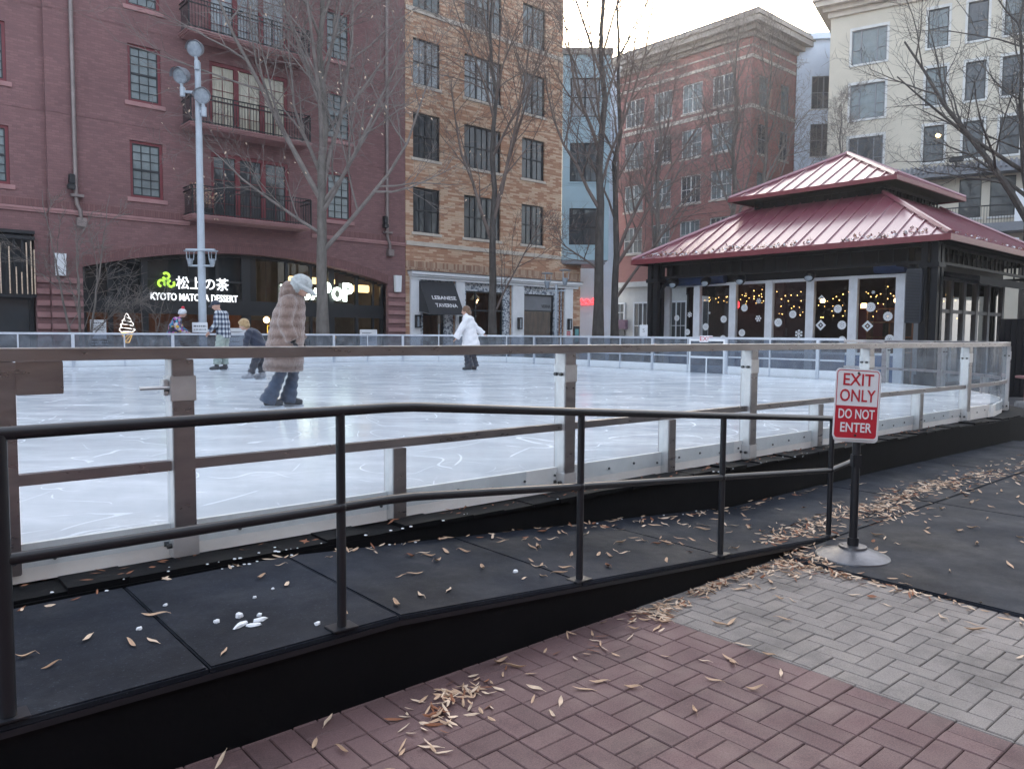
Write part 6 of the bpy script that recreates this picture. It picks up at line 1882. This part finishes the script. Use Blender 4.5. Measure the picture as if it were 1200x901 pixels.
# --- child / youth in multicolour jacket beyond the far rail
J = dict(pelvis=(-.1, 0, .82), chest=(.02, 0, 1.16), neck=(.13, 0, 1.34), head=(.2, 0, 1.46), tilt=.25, s=.92,
         armR=((.03, -.17, 1.27), (.1, -.24, 1.02), (.3, -.18, .9)), armL=((.03, .17, 1.27), (.12, .23, 1.02), (.33, .15, .9)), curl=(0, 0, -1),
         legR=((-.1, -.09, .8), (-.02, -.1, .46), (-.1, -.1, .10)), legL=((-.1, .09, .8), (.02, .1, .46), (.0, .12, .10)))
p, H, hs = person('person in a multicolour jacket and white hat with red pompom at the far rail', (-9.95, 22.75, .57), radians(12), J)
trousers(p, J, jean, .125, .1, .085, .0, -.05)
skates(p, J, skate_b)
t = MB(); t.loft([(-.1, 0, .76, .16, .19), (-.08, 0, .9, .165, .2), (-.02, 0, 1.1, .165, .2), (.03, 0, 1.25, .145, .185), (.09, 0, 1.35, .08, .09)], 24)
for k in 'RL': sleeve(t, J, k, .078, .06, .05)
remesh(t, 'jacket', multi, p, .013, 3, lambda c: .007 * sin(c.z * 30))
t = MB(); t.ell(H(-.015, 0, .045), (.118, .102, .1), 16); t.ell(H(-.02, 0, .0), (.115, .104, .05), 14); o = remesh(t, 'hat', greyknit, p, .011, 2)
t = MB(); t.ell(H(-.03, 0, .165), .052, 12); t.build('pompom', redwool, p, smooth=True)

# ================================================================== LEAVES AND ICE ON THE GROUND
rnd = random.Random(77)
def leaf_mesh(L, w, curl, bend, material, seed):
    mb = MB(); n = 6; r_ = random.Random(seed)
    rows = []
    for k in range(n + 1):
        t = k / n; x = (t - .5) * L
        hw = w * .5 * (sin(pi * min(1, t * .96 + .03)) ** .75)
        z = .003 + bend * (t - .5) ** 2 * 4 + .002 * sin(t * 7)
        y0 = .16 * w * sin(t * 2.2 + seed)
        rows.append(((x, y0 - hw, z + curl * hw * 60 * .02), (x, y0, z), (x, y0 + hw, z + curl * hw * 60 * .02)))
    for a, b in zip(rows[:-1], rows[1:]):
        mb.face([a[0], b[0], b[1], a[1]]); mb.face([a[1], b[1], b[2], a[2]])
    mb.tube([rows[0][1], (-.5 * L - .012, rows[0][1][1], .004)], .0008, 3)
    return mb
LM = []
for k in range(10):
    mt = ('leaf_tan', 'leaf_pale', 'leaf_tan', 'leaf_tan', 'leaf_pale', 'leaf_brown', 'leaf_tan', 'leaf_pale', 'leaf_tan', 'leaf_brown')[k]
    LM.append(leaf_mesh((.078, .066, .088, .07, .06, .055, .082, .072, .062, .05)[k], (.016, .014, .017, .018, .015, .022, .014, .013, .02, .024)[k], (.3, .5, .2, .7, .4, .6, .9, .3, .5, .3)[k], (.006, .01, .003, .012, .004, .01, .008, .002, .014, .005)[k], None, k).mesh('fallen_leaf', M[mt]))
def put_leaf(x, y, z, label, group, slope=0):
    k = rnd.randrange(10)
    if rnd.random() < .6 and k in (5, 9): k = 2
    o = link('fallen_leaf', LM[k])
    o.location = R(x, y, z); o.rotation_euler = (rnd.gauss(0, .12), slope + rnd.gauss(0, .1), rnd.random() * 6.28)
    s_ = rnd.uniform(.7, 1.35); o.scale = (s_, s_ * rnd.uniform(.8, 1.2), s_)
    tag(o, label, 'leaf', group)
def gz(x, y):
    if y > .02 and x < 4.0: return dz(x) + .001
    if x > 3.27: return .024
    return .003
n_ = 0
def weight_paver(x, y): return .16 + .85 * math.exp(-abs(y + .02) / .3) + .35 * math.exp(-abs(3.22 - x) / .35)
while n_ < 88:                                        # over the pavers, thicker towards the ramp
    x, y = rnd.uniform(-.9, 3.24), rnd.uniform(-2.4, -.03)
    if rnd.random() < weight_paver(x, y):
        red_side = x < 1.78
        put_leaf(x, y, .003, 'dry narrow leaf lying loose on the ' + ('red' if red_side else 'pale grey') + ' paving bricks', 'leaves on the red bricks' if red_side else 'leaves on the grey bricks'); n_ += 1
n_ = 0
while n_ < 92:                                        # on the ramp
    x, y = rnd.uniform(-1.05, 3.9), rnd.uniform(.06, 1.05)
    if rnd.random() < .4 + .15 * x:
        put_leaf(x, y, dz(x) + .002, 'dry narrow leaf lying on the black rubber ramp', 'leaves on the ramp', ); n_ += 1
n_ = 0
while n_ < 118:                                       # on the mats
    x, y = rnd.uniform(3.4, 8.4), rnd.uniform(-2.2, 1.0)
    if rnd.random() < .25 + .9 * math.exp(-((y - .1) / .35) ** 2):
        put_leaf(x, y, .025, 'dry narrow leaf lying on the black rubber mats behind the sign', 'leaves on the rubber mats'); n_ += 1
# drifts too many to count: one litter object
lit = MB()
def litter(cx, cy, sx_, sy_, ang, n, hgt):
    for _ in range(n):
        a, b = rnd.gauss(0, 1), rnd.gauss(0, 1)
        x, y = a * sx_, b * sy_
        x, y = cx + x * cos(ang) - y * sin(ang), cy + x * sin(ang) + y * cos(ang)
        if cx < 3.9 and cy < .1 and y > -.02 and x < 3.9: y = -.02 - abs(y) * .2
        z = gz(x, y) + .002 + hgt * max(0, 1 - (a * a + b * b) / 2.5) * rnd.random()
        L, w_ = rnd.uniform(.045, .085), rnd.uniform(.012, .02)
        t = rnd.random() * 6.28; d = V((cos(t), sin(t), rnd.gauss(0, .18))).normalized(); s_ = V((-sin(t), cos(t), rnd.gauss(0, .35))).normalized()
        p = V(R(x, y, z)); d.rotate(Matrix.Rotation(RA, 3, 'Z'))
        q = [p + d * L * f + s_ * w_ * g + V((0, 0, h_)) for f, g, h_ in ((-.5, 0, .004), (-.2, .45, .003), (.2, .42, .003), (.5, 0, .006), (.2, -.42, .003), (-.2, -.45, .003))]
        m_ = rnd.choice((0, 0, 1, 1, 2))
        lit.face([q[0], q[1], q[2], q[3]], m_); lit.face([q[0], q[3], q[4], q[5]], m_)
litter(.37, -.22, .13, .06, .2, 85, .02)
litter(.17, -.3, .12, .06, .5, 16, .005)
litter(1.87, -.12, .13, .05, 0, 70, .015)
litter(1.2, -.22, .25, .1, 0, 16, .0)
litter(2.55, -.06, .45, .03, 0, 150, .015)
litter(3.18, -.18, .16, .09, 0, 150, .03)
litter(3.2, -.55, .05, .3, 0, 90, .012)
litter(3.22, -1.1, .03, .3, 0, 30, .004)
litter(3.55, .1, .25, .1, .2, 110, .012)
litter(4.25, .26, .3, .1, .2, 130, .015)
litter(5.05, .18, .22, .13, 0, 230, .035)
litter(5.75, .27, .3, .09, .2, 160, .02)
litter(6.6, .26, .3, .11, 0, 190, .025)
litter(7.6, .2, .4, .13, 0, 130, .01)
litter(9.0, .1, .7, .2, 0, 110, .005)
litter(4.0, .95, .9, .03, 0, 60, .01)
litter(1.2, 1.07, 1.2, .02, 0, 60, .006)
litter(.0, 1.22, 1.5, .03, 0, 40, .0)
lit.m = lit.m
lo2 = lit.build('leaf_litter', [M['leaf_tan'], M['leaf_pale'], M['leaf_brown']], None, fix=False)
tag(lo2, 'drifts of dry tan leaves swept along the ramp foot and over the rubber mats', 'leaf litter', None, 'stuff')
# leaves and crushed ice caught behind the edging strip
lit2 = MB(); sn = MB()
for _ in range(150):
    x = rnd.uniform(-.9, 9); y = yb(x) - rnd.uniform(.05, .2); z = .37
    L, w_ = rnd.uniform(.03, .07), rnd.uniform(.01, .016); t = rnd.gauss(0, .5)
    p = V(R(x, y, z)); d = V((cos(t + RA), sin(t + RA), rnd.gauss(0, .2))); s_ = V((-sin(t + RA), cos(t + RA), rnd.gauss(0, .3)))
    lit2.face([p - d * L * .5, p + s_ * w_ * .5, p + d * L * .5, p - s_ * w_ * .5])
tag(lit2.build('leaf_litter', M['leaf_brown'], None, fix=False), 'brown leaf scraps caught along the black edging under the barrier', 'leaf litter', None, 'stuff')
for _ in range(70):
    c_ = rnd.choice((.0, .9, 2.9, 4.2, 5.2, -.5)); x = c_ + rnd.gauss(0, .3); y = 1.12 - .017 * x - rnd.random() ** 2 * .05 + rnd.random() ** 3 * .12
    z = dz(x) + .004 if y < 1.1 and x < 4 else .36
    r_ = rnd.uniform(.002, .007); p = R(x, y, z)
    sn.ell(p, (r_ * 1.6, r_ * 1.3, r_ * .6), 5)
tag(sn.build('crushed_ice', M['snow']), 'crushed white ice scattered along the black edging under the barrier', 'crushed ice', None, 'stuff')
# bits of broken ice on the ramp
def chunk(L, w_, h_, seed):
    r_ = random.Random(seed); bm = bmesh.new(); bmesh.ops.create_icosphere(bm, subdivisions=2, radius=1)
    for v in bm.verts: v.co = V((v.co.x * L * .5 * r_.uniform(.6, 1.15), v.co.y * w_ * .5 * r_.uniform(.55, 1.25), (max(-.2, v.co.z) if v.co.z < .45 else .45 + (v.co.z - .45) * .3) * h_ * r_.uniform(.9, 1.1)))
    t = MB(); t.add_bm(bm); return t.mesh('ice_chunk', M['snow'])
ck_ = [(-.30, .30, .085, .026, .02, .5, 'longest sliver of broken ice in the heap on the ramp'), (-.26, .27, .075, .03, .014, -.4, 'flat wedge of broken ice pointing at the ramp edge'), (-.22, .31, .07, .03, .016, .1, 'pale ice shard lying across the heap on the ramp'),
       (-.27, .40, .034, .03, .028, 0, 'round lump of ice just behind the broken ice heap'), (-.36, .40, .028, .024, .018, 0, 'greyish lump of ice left of the broken ice heap'), (-.2, .36, .022, .02, .016, 0, 'small ice lump right of the broken ice heap'),
       (-.62, .52, .026, .02, .014, .3, 'small ice lump near the left seam of the ramp'), (-.46, .73, .022, .018, .012, .2, 'ice crumb high up the ramp near the left seam'), (-.13, .58, .02, .018, .012, 0, 'ice crumb in the middle of the landing behind the heap'), (-.02, .64, .016, .014, .01, 0, 'tiny ice crumb between the heap and the barrier'),
       (-.06, .12, .03, .022, .016, .3, 'ice lump at the foot of the middle left handrail post'), (1.15, .3, .04, .03, .016, .3, 'bluish ice lump on the ramp left of the second sloping post')]
for k, (x, y, L, w_, h_, a, lb) in enumerate(ck_):
    o = link('ice_chunk', chunk(L, w_, h_, k)); o.location = R(x, y, dz(x) + .003); o.rotation_euler = (0, 0, a + RA); tag(o, lb, 'ice lump', 'lumps of ice on the ramp')

# ================================================================== AIR
hz, nt, bs = new_mat('thin winter haze')
nt.nodes.remove(bs)
pv = N(nt, 'ShaderNodeVolumePrincipled')
pv.inputs['Color'].default_value = (.93, .95, .98, 1)
pv.inputs['Density'].default_value = .0008
pv.inputs['Anisotropy'].default_value = .78
nt.links.new(pv.outputs[0], nt.nodes['Material Output'].inputs['Volume'])
ho = MB().box(-70, 90, -45, 130, -1.5, 25).build('haze', hz)
tag(ho, None, None, None, 'stuff')
